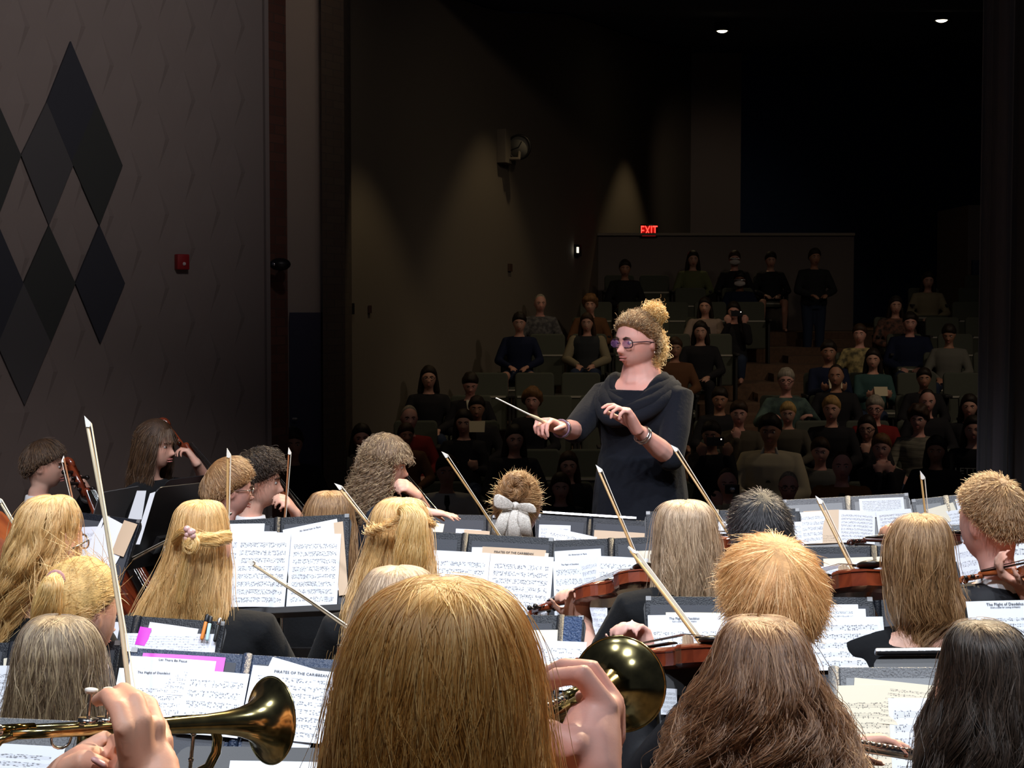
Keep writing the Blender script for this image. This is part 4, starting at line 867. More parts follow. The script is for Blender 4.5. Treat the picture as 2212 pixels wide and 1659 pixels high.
RR = [(1110, 1972, 2005), (1117, 1945, 2032), (1135, 1926, 2046), (1165, 1912, 2055), (1205, 1905, 2060), (1250, 1908, 2064), (1290, 1912, 2072), (1325, 1922, 2080), (1350, 1935, 2040), (1380, 1946, 2005), (1405, 1956, 1985)]
PR = back_player('person with long brown blond hair and a wide necked black top', RR, 4.2, 'light_brown', yaw=-6, s=.98, n=4600, r0=.0009, r1=.0005, clump=50, jit=.008, wave=.005, wl=.18, clumpw=.014, seed=25, hang=.05, fly=.04, neckopen=.035, sk=SK, topn='wide_neck_top', chairlab='black band chair under the brown blond person')
RE = [(1060, 698, 728), (1066, 680, 748), (1085, 668, 760), (1112, 660, 764), (1150, 656, 770), (1200, 652, 772), (1260, 655, 768)]
PE = back_player('person of whom only a two tone blond head top shows above a folder', RE, 5.65, 'light_brown', yaw=0, s=.98, n=1800, r0=.0012, r1=.0006, clump=50, seed=27, jit=.004, chairlab='black band chair behind the large open folder')
# short haired boys from behind
def short_back(label, cx, top, D, key, yaw, s, sk, n, L, lift, thick, seed, collar=True, topm=BLKW, pitch=0, wide=1., back=-.66, r0=.0010, chairlab=None, hands=None, wob=.006, curl=0., side=.02):
    H = P(cx, top+(.118*s+thick+lift*.55)*F/D, D); p = person(label, H, yaw, pitch, s=s, sk=sk, top=topm, top_name='suit_jacket', vox=.008, hands=hands, wide=wide, floor=0.)
    c = cap_hair(p, key, thick, .7, side, back, .006, seed=seed); short_strands(p, key, n, L, lift, thick, 8, r0, r0*.4, .7, side, back, seed=seed, cap=c, wob=wob, curl=curl)
    if collar:
        m = MB(); X, Y, Z, NB, s_ = p['X'], p['Y'], p['Z'], p['NB'], p['s']; m.rings([(NB-Z*.035*s_, X*.072*s_, Y*.070*s_), (NB+Z*.012*s_, X*.060*s_, Y*.060*s_), (NB+Z*.012*s_, X*.055*s_, Y*.055*s_)], 18); p['C'](m, 'shirt_collar', WHT)
    if chairlab: seat_for(p, yaw, chairlab)
    return p
qL = dict(w=P(1395, 1450, 3.62), d=(-.2, .2, .9), n=(-.4, -.4, .1), curl=(1., 1., 1., 1.), hint=(-.3, .2, -1))
PQ = short_back('person with thick short strawberry blond hair in a black suit and white collar', 1665, 1150, 3.4, 'strawberry', 8, 1.02, SK2, 8000, .085, .007, .028, 31, wide=1.06, chairlab='black band chair under the strawberry blond suited person', hands={'L': qL}, r0=.0009, wob=.010)
PP = short_back('person with short black hair left of the grey folders, seen from behind', 1640, 1056, 4.9, 'black', 5, 1.0, SK3, 3600, .055, .014, .018, 33, chairlab='black band chair under the black haired person')
PS = short_back('person with cropped spiky light brown hair at the right edge', 2140, 1021, 4.6, 'light_brown', 28, 1.0, SK2, 6500, .030, .010, .016, 35, chairlab='black band chair under the spiky haired person', side=.12, back=-.42)
# bun and lace bow
HG = P(1119, 1013+.135*F/5.8, 5.8)
PG = person('person with a neat hair bun and a big white lace bow', HG, -12, 4, s=.97, sk=SK2, vox=.008); seat_for(PG, 0, 'black band chair under the person with the lace bow')
c = cap_hair(PG, 'light_brown', .014, .66, .02, -.5, .004, seed=3)
short_strands(PG, 'light_brown', 1800, .09, .002, .014, 8, .0011, .0005, .66, .02, -.5, crown=(.0, .95, -.2), seed=5, cap=c, sweep=.0)
rng = random.Random(3); bc = P(1113, 1050, 5.66); m = MB(); NBn = (V((0, -1, .12))).normalized()
ring = [bc+V((.034*math.cos(a), -.012, .034*math.sin(a))) for a in np.linspace(0, 2*math.pi, 20)]
locks(PG, 'light_brown', [[bc+V((rr*math.cos(a+k), -.012-.022*math.sin((a)*.5), rr*math.sin(a+k))) for a, rr in zip(np.linspace(0, 5.2, 14), np.linspace(.038, .030, 14))] for k in (0, 1.6, 3.2, 4.7)]+
      [[bc+V((.044*math.cos(a), -.01, .044*math.sin(a))), bc+V((.036*math.cos(a+.35), -.035, .036*math.sin(a+.35))), bc+V((.018*math.cos(a+.8), -.040, .018*math.sin(a+.8))), bc+V((.005*math.cos(a+1.2), -.020, .005*math.sin(a+1.2)))] for a in np.linspace(0, 6.28, 9)[:-1]], 60, .014, r0=.0010, r1=.0006, name='bun', rend=.8)
fl = []
for i in range(90):
    a = rng.uniform(-.3, 3.5); r_ = .105; b0 = HG+V((.080*math.cos(a), -.02, .10*math.sin(a)+.01)); L_ = rng.uniform(.015, .045); sw = rng.uniform(-.6, .6)
    fl.append([tuple(b0+V((math.cos(a+sw*t)*L_*t, rng.uniform(-.004, .004), math.sin(a+sw*t)*L_*t))) for t in np.linspace(0, 1, 5)])
strands('flyaway_strands', 'gold', np.array(fl), .0008, .0003, c, PG['O'])
LACE = mat('white_lace', (.80, .76, .70), .8, bump=(500, .9, .003), noise_col=((.52, .47, .42), 260, (1, 1, 1)))
m = MB(); kc = P(1113, 1090, 5.63)
def ribbon(mb, path, wid, th=.002):
    rs = []
    for (c_, n_, w_) in path: rs.append((V(c_), V(n_).normalized()*th, V(w_)))
    mb.rings(rs, 10, p=4)
for sx, pts_ in ((-1, [(1108, 1092), (1088, 1078), (1065, 1066), (1062, 1092), (1088, 1106), (1110, 1096)]), (1, [(1116, 1092), (1134, 1082), (1156, 1090), (1164, 1108), (1142, 1112), (1118, 1098)])):
    c1 = [P(x, y, 5.62-.02*math.sin(i*.8)) for i, (x, y) in enumerate(pts_)]; kn = P(1113, 1093, 5.62); end = (c1[2]+c1[3])/2; mid = lerp(kn, end, .55); ver = (c1[2]-c1[3]); ver = ver.normalized() if ver.z > 0 else -ver.normalized()
    hh = (c1[2]-c1[3]).length/2
    for fr, th in ((-.022, 1), (.012, .8)):
        m.loft([[kn+V((0, fr*.3-.002, .009)), kn+V((0, fr*.3+.002, .009)), kn+V((0, fr*.3+.002, -.009)), kn+V((0, fr*.3-.002, -.009))], [mid+ver*hh*1.4*th+V((0, fr-.003, 0)), mid+ver*hh*1.4*th+V((0, fr+.003, 0)), mid-ver*hh*1.35*th+V((0, fr+.003, 0)), mid-ver*hh*1.35*th+V((0, fr-.003, 0))], [end+ver*hh*1.5+V((0, fr*.3-.003, 0)), end+ver*hh*1.5+V((0, fr*.3+.003, 0)), end-ver*hh*1.5+V((0, fr*.3+.003, 0)), end-ver*hh*1.5+V((0, fr*.3-.003, 0))]])
PG['C'](m, 'lace_bow', LACE, smooth=True, sub=1)
m = MB()
for j, (xa, xb, yb) in enumerate([(1098, 1072, 1165), (1106, 1090, 1172), (1114, 1108, 1175), (1121, 1122, 1168), (1128, 1136, 1160)]):
    q = [P(xa, 1094, 5.63), P(lerp(xa, xb, .4), 1120, 5.60+.01*(j % 2)), P(xb, yb, 5.61)]
    m.rings([(q[0], V((.012, 0, 0)), V((0, .004, 0))), (q[1], V((.022, .006*(-1)**j, 0)), V((0, .004, 0))), (q[2], V((.026, -.006*(-1)**j, 0)), V((0, .003, 0)))], 8)
m.ell(kc+V((0, -.008, -.003)), (.016, .012, .014)); PG['C'](m, 'bow_tails', LACE)
# ---------------------------------------------------------------- cellists in profile
def profile(label, eye, top, D, s, yaw, key, pitch=4, sk=SK, hands=None, topm=BLKW, topn='suit_jacket', bulk=.95, byaw=None, wide=1., **kw):
    p = person(label, P(eye[0], eye[1], D), yaw, pitch, s=s, sk=sk, hands=hands, top=topm, top_name=topn, vox=.006, byaw=byaw, bulk=bulk, wide=wide, fine=1, **kw); return p
def dress_shirt(p, tie=True):
    X, Y, Z, NB, s = p['X'], p['Y'], p['Z'], p['NB'], p['s']; m = MB()
    m.rings([(NB-Z*.05*s, X*.08*s, Y*.078*s), (NB+Z*.014*s, X*.062*s, Y*.064*s), (NB+Z*.014*s, X*.056*s, Y*.058*s)], 18)
    m.rings([(NB-Z*.32*s+Y*.120*s, X*.02*s, Y*.01), (NB-Z*.18*s+Y*.122*s, X*.04*s, Y*.012), (NB-Z*.07*s+Y*.095*s, X*.045*s, Y*.02)], 12); p['C'](m, 'dress_shirt', WHT)
    if tie:
        c = NB+Y*.088*s-Z*.012*s; m = MB()
        for sx in (-1, 1): m.rings([(c+X*sx*.004, Y*.006, Z*.006), (c+X*sx*.028*s, Y*.009, Z*.014*s), (c+X*sx*.045*s, Y*.007, Z*.017*s)], 8)
        m.ell(c, (.009, .009, .009)); p['C'](m, 'bow_tie', BLK)
def cuff(p, side):
    S, el, w = p['arms'][side]; d = (w-el).normalized(); m = MB(); m.tube([lerp(el, w, .78), lerp(el, w, .92)], [.037*p['s'], .036*p['s']], 12, round_=False); p['C'](m, 'shirt_cuff', WHT)
def neck_hand(w, tip, D0, D1, n, curl=(.8, .9, 1., 1.1), hint=(.9, .4, -.6)): a, b = P(*w, D0), P(*tip, D1); return dict(w=a, d=b-a, n=n, curl=curl, hint=hint)
PA = profile('person in a black suit and bow tie playing a cello, leftmost of the cello players', (97, 1006), 948, 7.2, .86, -82, 'brown', hands={'L': neck_hand((192, 1066), (172, 1030), 7.05, 7.0, (-1, -.3, .1))}, sleeve=.9)
c = cap_hair(PA, 'brown', .024, .50, .02, -.6, .006, seed=2); short_strands(PA, 'brown', 2200, .085, .010, .024, 8, .0012, .0006, .50, .02, -.6, crown=(0, -.3, .95), seed=2, cap=c); dress_shirt(PA); cuff(PA, 'L')
PB = profile('person with long straight brown hair playing a cello in front of the patterned wall', (335, 962), 912, 7.2, .88, -107, 'brown', hands={'L': neck_hand((426, 1003), (402, 968), 7.1, 7.1, (-1, -.1, .0))}, topm=BLK, topn='sweater', sleeve=.72)
c = cap_hair(PB, 'brown', .020, .60, -.1, -.9, .004, seed=4); short_strands(PB, 'brown', 1500, .14, .003, .020, 9, .0012, .0007, .60, -.1, -.9, crown=(0, .35, .93), seed=4, cap=c)
H, R = PB['H'], PB['R']
locks(PB, 'brown', [[H+R@V((c_*.072, s_*.085-.0, .055))*.88, H+R@V((c_*.092, s_*.10, -.03))*.88, H+R@V((c_*.098, s_*.10-.01, -.14))*.88, H+R@V((c_*.105, s_*.095-.015, -.26+.02*math.sin(k)))*.88] for k in range(13) for c_, s_ in [(math.cos(math.radians(155+k*19)), math.sin(math.radians(155+k*19)))]], 90, .022, r0=.0011, r1=.0006, name='long_hair', rend=.6, wob=.010)
PC = profile('person with side swept light brown hair and clear glasses, nearest of the profile faces', (496, 1057), 998, 6.2, .88, -62, 'light_brown', sk=SK2, pitch=6)
c = cap_hair(PC, 'light_brown', .026, .45, .0, -.66, .006, seed=6); short_strands(PC, 'light_brown', 2600, .10, .010, .026, 8, .0011, .0005, .45, .0, -.66, crown=(-.2, -.55, .8), seed=6, cap=c, sweep=.15)
spectacles(PC, SILV)
PD = profile('person with dark wavy hair and a bow tie playing a cello beside glasses wearer', (558, 1040), 967, 6.6, .92, -84, 'dark', hands={'L': neck_hand((640, 1112), (618, 1080), 6.5, 6.45, (-1, -.3, .1))}, sleeve=.9)
c = cap_hair(PD, 'dark', .030, .42, .0, -.66, .010, seed=8); short_strands(PD, 'dark', 2400, .09, .018, .030, 10, .0013, .0006, .42, .0, -.66, seed=8, cap=c, curl=.004, wob=.012); dress_shirt(PD)
PF = profile('person with long curly dark blond hair playing a cello, hand raised to the mouth', (832, 1005), 935, 6.8, .90, -86, 'ash', hands={'L': neck_hand((903, 1072), (868, 1040), 6.65, 6.6, (-1, -.2, .2), (.9, 1., 1.1, 1.1)), 'R': dict(w=P(915, 1106, 6.45), d=(1, .1, -.1), n=(0, 0, -1), curl=(.1, .15, .2, .25))}, topm=mat('blue_black_knit', (.012, .018, .032), .8), topn='sweater', sleeve=.7, pitch=7)
c = cap_hair(PF, 'ash', .032, .55, -.1, -.9, .012, seed=10); short_strands(PF, 'ash', 1500, .13, .012, .032, 14, .0013, .0008, .55, -.1, -.9, crown=(0, .25, .95), seed=10, cap=c, curl=.007)
H, R = PF['H'], PF['R']; rg = random.Random(12)
locks(PF, 'ash', [[H+R@V((c_*.075, s_*.09, .06-.05*(k % 2)))*.9, H+R@V((c_*.105, s_*.115, -.02))*.9, H+R@V((c_*.118, s_*.13-.01, -.12))*.9, H+R@V((c_*.118, s_*.135-.02, -.22-.07*rg.random()))*.9] for k in range(24) for a_ in [math.radians(160+k*9.2)] for c_, s_ in [(math.cos(a_), math.sin(a_))]], 26, .020, r0=.0014, r1=.0009, name='curls', rend=.7, curl=.011, wl=.045, m=44, wob=.012)
# ---------------------------------------------------------------- the conductor
DC = 7.0
cR = dict(w=P(1207, 925, 6.72), d=P(1158, 902, 6.6)-P(1207, 925, 6.72), n=(-.1, -.35, -1), curl=(.85, 1.05, 1.15, 1.2), hint=(-.3, .3, -1), s=1.2)
cL = dict(w=P(1376, 930, 6.66), d=P(1340, 870, 6.62)-P(1376, 930, 6.66), n=(-.8, -.35, -.3), curl=(.55, .7, .85, .95), hint=(.5, .3, -1), s=1.2)
PX = person('conducting person in a black knit dress and dark glasses, curly hair in a bun', P(1376, 738, DC), 128, 3, s=1.0, byaw=146, bulk=1.17, sk=SK2, hands={'R': cR, 'L': cL}, top=DRESS, top_name='dress', sleeve=.56, sit=False, skirt=True, vox=.005, fine=1, neck_r=.084, wide=1.14, neckopen=.075, off=-.01, shoulders=1.06, slope=.028)
m = MB(); X, Y, Z, NB, s = PX['X'], PX['Y'], PX['Z'], PX['NB'], PX['s']
for dr, r, zz in ((.0, .026, -.030), (.03, .03, -.05), (.06, .034, -.07), (.09, .03, -.095)):
    m.tube([NB+X*((.118+dr*.55)*math.cos(a))+Y*((.088+dr*.95)*math.sin(a)+.012)+Z*(zz+.026-.085*max(0, math.sin(a))**1.5-.30*dr*max(0, math.sin(a))**2+.006*math.sin(a*5+dr*60)) for a in np.linspace(0, 2*math.pi, 33)], r, 10)
PX['C'](m, 'cowl_neck', DRESS)
c = cap_hair(PX, 'light_brown', .016, .70, .04, -.75, .008, seed=12)
short_strands(PX, 'ash', 1900, .10, .007, .016, 14, .0011, .0006, .70, .03, -.75, crown=(.0, .95, .25), seed=14, cap=c, curl=.004, wob=.006)
short_strands(PX, 'light_brown', 450, .05, .006, .016, 14, .0009, .0005, .70, .03, -.75, crown=(.0, .9, .3), seed=15, cap=c, curl=.006, wob=.012)
bn = P(1413, 676, 7.02); rg = random.Random(5)
locks(PX, 'gold', [[bn+V((math.cos(a+k*.7)*r_*math.cos(t_), math.sin(a+k*.7)*r_, math.cos(a+k*.7)*r_*math.sin(t_))) for a, r_ in zip(np.linspace(0, 5.5, 12), np.linspace(.046, .034, 12))] for k in range(9) for t_ in [k*.72]], 36, .014, r0=.0013, r1=.0008, name='bun', rend=.8, curl=.007, wl=.03, m=26, wob=.012)  # gold colour imitates warm backlight on the brown bun
locks(PX, 'gold', [[P(1425-i*3, 712+i*6, 7.02-.02*(i % 3)), P(1434-i*2, 735+i*7, 7.0), P(1432-i*3, 760+i*5, 7.0), P(1426-i*4, 775+i*4, 7.0)] for i in range(5)], 50, .017, r0=.0013, r1=.0008, name='nape_curls', curl=.008, wl=.035, m=30, wob=.012)  # backlit rim put into the colour, gold instead of brown
LENS = mat('tinted_lens', (.30, .14, .38), .08, 0, .8); LENS.node_tree.nodes['Principled BSDF'].inputs['Alpha'].default_value = .25
spectacles(PX, mat('dark_frame', (.02, .01, .02), .3), LENS, .6)
for sd, mm, t in (('L', SILV, .86), ('L', CHROME, .80), ('R', mat('plum_band', (.2, .12, .18), .5), .88), ('R', SILV, .80)):
    S, el, w = PX['arms'][sd]; d = (w-el).normalized(); a = d.orthogonal().normalized(); b = d.cross(a); cc = lerp(el, w, t); m = MB()
    m.tube([cc+a*.036*math.cos(q)+b*.036*math.sin(q) for q in np.linspace(0, 6.2832, 21)], .0042, 6); PX['C'](m, 'bracelet', mm)
m = MB(); ea = PX['H']+PX['R']@V((-.094*1.0, -.015, -.045)); m.ell(ea, (.005,)*3); PX['C'](m, 'earring', SILV)
b0, b1 = P(1168, 908, 6.60), P(1072, 860, 6.42); e = empty('baton', b0, 'white conducting baton with pale grip held out to the left', 'baton')
m = MB(); m.tube([lerp(b0, b1, .2), b1], [.0042, .0026], 8); m.build('stick', mat('baton_white', (.85, .85, .8), .4), e, b0); m = MB(); m.tube([b0-(b1-b0)*.12, lerp(b0, b1, .1), lerp(b0, b1, .26)], [.007, .009, .0045], 10); m.build('grip', STICKW, e, b0)
# ---------------------------------------------------------------- other hands that reach in from outside the picture
def off_person(label, px, py, D, yaw, key, **kw):
    p = person(label, P(px, py, D), yaw, 0, vox=.008, eyes=False, **kw); cap_hair(p, key, seed=int(px) % 9); return p
wL = dict(w=P(2212, 1262, 4.52), d=P(2165, 1238, 4.5)-P(2212, 1262, 4.52), n=(-.2, -.3, 1), curl=(.7, .8, .9, 1.), hint=(.1, .5, -1))
off_person('person beyond the right edge whose fingers hold a violin neck', 2490, 1130, 4.3, 30, 'brown', hands={'L': wL}, sleeve=.72)
off_person('person beyond the left edge sitting behind a red brown cello', -150, 1000, 6.1, -60, 'blond')
kL = dict(w=P(1945, 1190, 5.35), d=P(1905, 1165, 5.3)-P(1945, 1190, 5.35), n=(-.3, -.4, .6), curl=(.7, .8, .9, 1.))
off_person('person hidden behind the brown blond head, fingers on a dark violin neck', 1985, 1205, 5.6, 20, 'brown', hands={'L': kL}, sleeve=.72, sk=SK3)
# ---------------------------------------------------------------- fiddles, cellos and bows
fiddle('red brown cello of the suited person at left, seen edge on', P(146, 990, 7.0), P(392, 1500, 6.75), (1, -.35, .35), 'cello', VARN)
fiddle('brown cello whose scroll stands above the long haired person by the wall', P(350, 905, 7.3), P(668, 1330, 7.0), (1, .1, .45), 'cello', VARN)
fiddle('cello held by the person with dark wavy hair and bow tie', P(545, 985, 6.85), P(850, 1400, 6.55), (1, .1, .45), 'cello', VARN2)
fiddle('cello held by the curly haired person', P(815, 970, 7.05), P(1120, 1395, 6.75), (1, .1, .45), 'cello', VARN)
fiddle('red cello cut off by the left edge', P(-135, 850, 5.5), P(30, 1520, 5.3), (.5, -.8, .4), 'cello', VARN2)
fiddle('red brown violin beside the light haired violinist, seen from below', P(1146, 1321, 5.0), P(1432, 1238, 4.62), (-.25, .62, .75), 'violin', VARN)
fiddle('red brown violin behind the strawberry blond head', P(1560, 1305, 4.75), P(1935, 1238, 4.25), (-.1, .45, .9), 'violin', VARN)
fiddle('dark red violin between the trumpet bell and the wavy auburn hair', P(1240, 1432, 3.72), P(1590, 1398, 3.35), (-.1, .35, .95), 'violin', VARN)
fiddle('violin with carved scroll poking in from the right edge', P(2074, 1252, 4.55), P(2400, 1196, 4.35), (-.1, .3, .95), 'violin', VARN2)
fiddle('dark violin just left of the black haired head', P(1440, 1158, 5.35), P(1690, 1180, 4.95), (-.1, .45, .9), 'violin', VARN)
fiddle('orange brown violin end beside the big copper head', P(905, 1432, 4.1), P(738, 1400, 3.95), (.2, .4, .9), 'violin', VARN2)
fiddle('dark scrolled violin lying low across the white pages behind the brown blond head', P(1832, 1170, 5.3), P(2085, 1160, 5.2), (-.1, .3, .95), 'violin', mat('dark_varnish', (.05, .012, .008), .25, coat=.5))
bow('tall pale violin bow standing before the left wall', (187, 910, 3.55), (244, 1290, 3.45), stick=STICKW, wscale=1.35)
bow('upright light brown bow in front of the glasses wearer', (492, 977, 4.7), (486, 1118, 4.7), stick=STICK, wscale=1.25)
bow('thin bow crossing the dark haired cello player', (624, 973, 6.3), (611, 1110, 6.3), stick=STICKR)
bow('slanting bow left of the golden half ponytail', (729, 1050, 4.75), (798, 1142, 4.72), stick=STICK, wscale=1.2, hairside=(1, 0, .4))
bow('long bow slanting toward the lace bow', (959, 981, 5.5), (1062, 1143, 5.5), stick=STICK, hairside=(1, 0, .5), wscale=1.1)
bow('light bow rising left of the conductor skirt', (1291, 1012, 4.95), (1378, 1232, 4.85), stick=STICK, wscale=1.2)
bow('pale bow in front of the light haired violinist', (1362, 1190, 3.75), (1505, 1386, 3.5), stick=STICK, wscale=1.2, hairside=(1, 0, -.5))
bow('bow whose tip touches the conductor elbow', (1454, 968, 5.1), (1575, 1168, 5.0), stick=STICK, wscale=1.1)
bow('bow slanting across the grey folders', (1766, 1080, 4.5), (1843, 1248, 4.4), stick=STICK, wscale=1.2)
bow('short upright bow near the spiky haired person', (1989, 1025, 5.0), (1996, 1112, 5.0), stick=STICK, wscale=1.1)
bow('pale bow lying across the big open folder', (541, 1216, 4.2), (762, 1374, 4.0), stick=STICKW, wscale=1.2, hairside=(.6, 0, .8))
bow('bow at the left edge before the red cello', (-4, 1078, 5.05), (30, 1140, 5.05), stick=STICKW, wscale=1.2)
bow('cello bow running up behind the claw clip hair', (257, 1226, 6.3), (352, 1180, 6.1), stick=STICKW, wscale=1.3, hairside=(0, 0, 1))
bow('thin dark bow beside the face of the leftmost cello player', (138, 990, 5.9), (190, 1190, 5.7), stick=STICKR, hairside=(-1, 0, 0))
# ---------------------------------------------------------------- trumpets and flute
def trumpet(label, M_, B_, up, br):
    M0, B0 = V(M_), V(B_); ax = (B0-M0).normalized(); L = (B0-M0).length; k = L/.48; up = V(up); up = (up-ax*up.dot(ax)).normalized(); sd = ax.cross(up)
    q = lambda x, y, z: M0+ax*x*k+sd*y*k+up*z*k; e = empty('trumpet', q(.23, 0, -.1), label, 'trumpet'); O = e.location.copy(); e.location = O
    def part(nm, m_, mm, **kw): return m_.build(nm, mm, e, O, **kw)
    m = MB(); prof = [(.09, .0062), (.16, .0068), (.24, .0085), (.31, .0105), (.37, .0132), (.405, .0162), (.43, .0205), (.448, .0265), (.461, .0345), (.4705, .0440), (.4765, .0535), (.4805, .0610)]
    R0 = [(q(x, 0, 0), sd*r*k, up*r*k) for x, r in prof]; Ri = [(q(x+.0016, 0, 0), sd*(r-.0014)*k, up*(r-.0014)*k) for x, r in prof[::-1]]
    bl = R0+[(q(.4818, 0, 0), sd*.0618*k, up*.0618*k), (q(.4825, 0, 0), sd*.0605*k, up*.0605*k)]+Ri[:-2]
    m.rings(bl, 40); b_ = part('bell', m, br)
    m = MB(); m.tube([q(.481, .0612*math.cos(a), .0612*math.sin(a)) for a in np.linspace(0, 6.2832, 49)], .0015*k, 8); m.build('bell_rim', br, b_, O)
    m = MB(); m.tube([q(x, 0, z) for x, z in ((.10, 0), (.075, -.006), (.060, -.025), (.060, -.045), (.075, -.064), (.10, -.070), (.19, -.070))], .0060*k, 10, round_=False); m.build('bell_bow', br, b_, O)
    ly = -.030
    m = MB(); m.tube([q(0, ly, 0), q(.004, ly, 0), q(.02, ly, 0), q(.085, ly, 0)], [.0133*k, .0125*k, .0065*k, .0045*k], 14, round_=False); part('mouthpiece', m, SILV)
    m = MB(); m.tube([q(.075, ly, 0), q(.36, ly, 0)], [.0056*k, .0060*k], 10, round_=False); part('leadpipe', m, br)
    m = MB(); m.tube([q(.085, ly, 0), q(.135, ly, 0)], [.0074*k]*2, 10, round_=False); m.build('receiver_sleeve', BRASS, part('receiver', MB().tube([q(.07, ly, 0), q(.088, ly, 0)], [.0078*k]*2, 10), SILV), O)
    m = MB(); m.tube([q(x, ly, z) for x, z in ((.34, 0), (.385, 0), (.405, -.008), (.415, -.028), (.415, -.048), (.405, -.068), (.385, -.076), (.27, -.076))], .0072*k, 12, round_=False); ts = part('tuning_slide', m, br)
    m = MB()
    for x in (.335, .375): m.tube([q(x, ly, -.004), q(x, ly, -.072)], .0028*k, 8); m.ell(q(x, ly, -.020), (.0042*k,)*3); m.ell(q(x, ly, -.056), (.0042*k,)*3)
    m.build('brace', SILV, ts, O)
    for i, x in enumerate((.205, .232, .259)):
        m = MB(); m.tube([q(x, -.018, -.108), q(x, -.018, .004)], [.0125*k]*2, 16, round_=False); v = part('valve', m, br)
        m = MB(); m.tube([q(x, -.018, .004), q(x, -.018, .012)], [.0138*k]*2, 16, round_=False); m.build('valve_cap', SILV, v, O); MB().tube([q(x, -.018, -.116), q(x, -.018, -.106)], [.0135*k]*2, 16).build('bottom_cap', SILV, v, O)
        m = MB(); m.tube([q(x, -.018, .012), q(x, -.018, .047)], .0028*k, 8); m.build('stem', SILV, v, O)
        m = MB(); m.rings([(q(x, -.018, z), ax*r*k, sd*r*k) for z, r in ((.045, .007), (.048, .0088), (.051, .0088), (.052, .006))], 14); m.build('finger_button', IVORY, v, O)
    m = MB()
    for z in (-.045, -.062): m.tube([q(.265, -.045, z), q(.32, -.045, z)], .0052*k, 8)
    m.tube([q(.32, -.045, -.045), q(.331, -.045, -.050), q(.331, -.045, -.057), q(.32, -.045, -.062)], .0052*k, 8); part('third_valve_slide', m, br)
    m = MB(); m.tube([q(.175+.014*math.cos(a), ly, -.016+.012*math.sin(a)) for a in np.linspace(0, 6.28, 15)], .0020*k, 6); m.tube([q(.30+.012*math.cos(a), -.055, -.075+.012*math.sin(a)) for a in np.linspace(0, 6.28, 15)], .0020*k, 6); part('finger_ring', m, SILV)
    return e
B1 = P(583, 1556, 2.36); ax1 = V((.74, .66, -.125)).normalized(); trumpet('worn brass trumpet at left front, bell pointing right', B1-ax1*.49, B1, (0, 0, 1), BRASSB)
B2 = P(1337, 1478, 2.05); ax2 = V((.31, .93, -.10)).normalized(); trumpet('brass trumpet of the copper haired player, round bell facing away', B2-ax2*.47, B2, (0, 0, 1), BRASSB)
a, b = P(1830, 1608, 2.70), P(2000, 1636, 2.80); dx = (b-a).normalized(); e = empty('flute', a, 'silver flute held out beside the wavy auburn hair', 'flute')
m = MB(); m.tube([a-dx*.22, b+dx*.02], .0095, 14); m.build('body', SILV, e, a); up = V((-.15, -.35, 1)).normalized(); sd = dx.cross(up)
m = MB()
for i in range(11): m.rings([(a+dx*(.012+.0135*i)+up*z, dx*r, sd*r) for z, r in ((.009, .0068), (.012, .0072), (.0135, .005))], 12)
m.build('keys', SILV, e, a); MB().tube([a-dx*.02-sd*.012+up*.006, b-sd*.012+up*.006], .0016, 6).tube([a-dx*.02+sd*.012+up*.004, b+sd*.012+up*.004], .0016, 6).build('key_rod', CHROME, e, a)
# ---------------------------------------------------------------- music stands, folders and sheets
def uvof(d, px, py):
    r = P(px, py, 1)-EYE; t = (d.O-EYE).dot(d.N)/r.dot(d.N); q = EYE+r*t-d.O; return q.dot(d.U), q.dot(d.D)
def pg(d, tl, tr, bot, m, label, **k):
    u, v = uvof(d, *tl); u2, v2 = uvof(d, *tr); w = math.hypot(u2-u, v2-v); _, v3 = uvof(d, tl[0], bot); return page(d, u, v, w, max(v3-v, .05), m, label, rot=math.degrees(math.atan2(v2-v, u2-u)), **k)
def pen(d, px0, px1, m, label, n=.02, r=.004):
    a = d.at(*uvof(d, *px0), n); b = d.at(*uvof(d, *px1), n); e = empty('pen', b, label, 'pen'); MB().tube([a, b], r, 8).build('barrel', m, e, b); MB().tube([a, lerp(a, b, .22)], r*1.2, 8).build('cap', BMET if m is not BMET else CHROME, e, b)
W = lambda s: 'white music page '+s
d1 = desk((452, 1126, 5.1), (755, 1110, 5.05), .315, 25); music_stand(d1, 'with the big open folder left of centre'); folder(d1, 'with two large white pages left of centre', .49)
pg(d1, (490, 1133), (573, 1132), 1300, 'w10', W('with one long line at its top, behind the left large page')); pg(d1, (612, 1146), (729, 1122), 1300, 'title', W('tilted at the back right of the big open folder'), title='An American in Paris', tsize=.011)
pg(d1, (722, 1131), (742, 1128), 1290, 'tanb', 'tan sheet peeping out at the right end of the big open folder'); pg(d1, (494, 1150), (600, 1150), 1312, 'p6', W('pale, under the left large page of the big folder'))
pg(d1, (517, 1153), (631, 1153), 1313, 'w8', W('large left one in the big open folder'), curve=.007); pg(d1, (632, 1158), (739, 1156), 1313, 'w8', W('large right one in the big open folder'), curve=.008)
d2 = desk((925, 1148, 5.15), (1196, 1162, 5.1), .33, 25); music_stand(d2, 'right of the golden half ponytail'); folder(d2, 'with tan cover sheet, right of the golden half ponytail', .30)
pg(d2, (1020, 1183), (1080, 1184), 1330, 'blank', 'white sheet edge left of the tan cover sheet'); pg(d2, (1043, 1182), (1180, 1190), 1330, 'tanb', 'tan printed cover sheet standing behind two white pages', title='PIRATES OF THE CARIBBEAN', tsize=.0135, sub='arranged for orchestra'); pg(d2, (1178, 1196), (1186, 1197), 1300, 'cream', 'cream sheet edge at the right of the tan cover sheet')
pg(d2, (930, 1190), (1060, 1197), 1350, 'w8', W('left one in front of the tan cover sheet')); pg(d2, (1061, 1198), (1197, 1206), 1350, 'w8', W('right one in front of the tan cover sheet'))
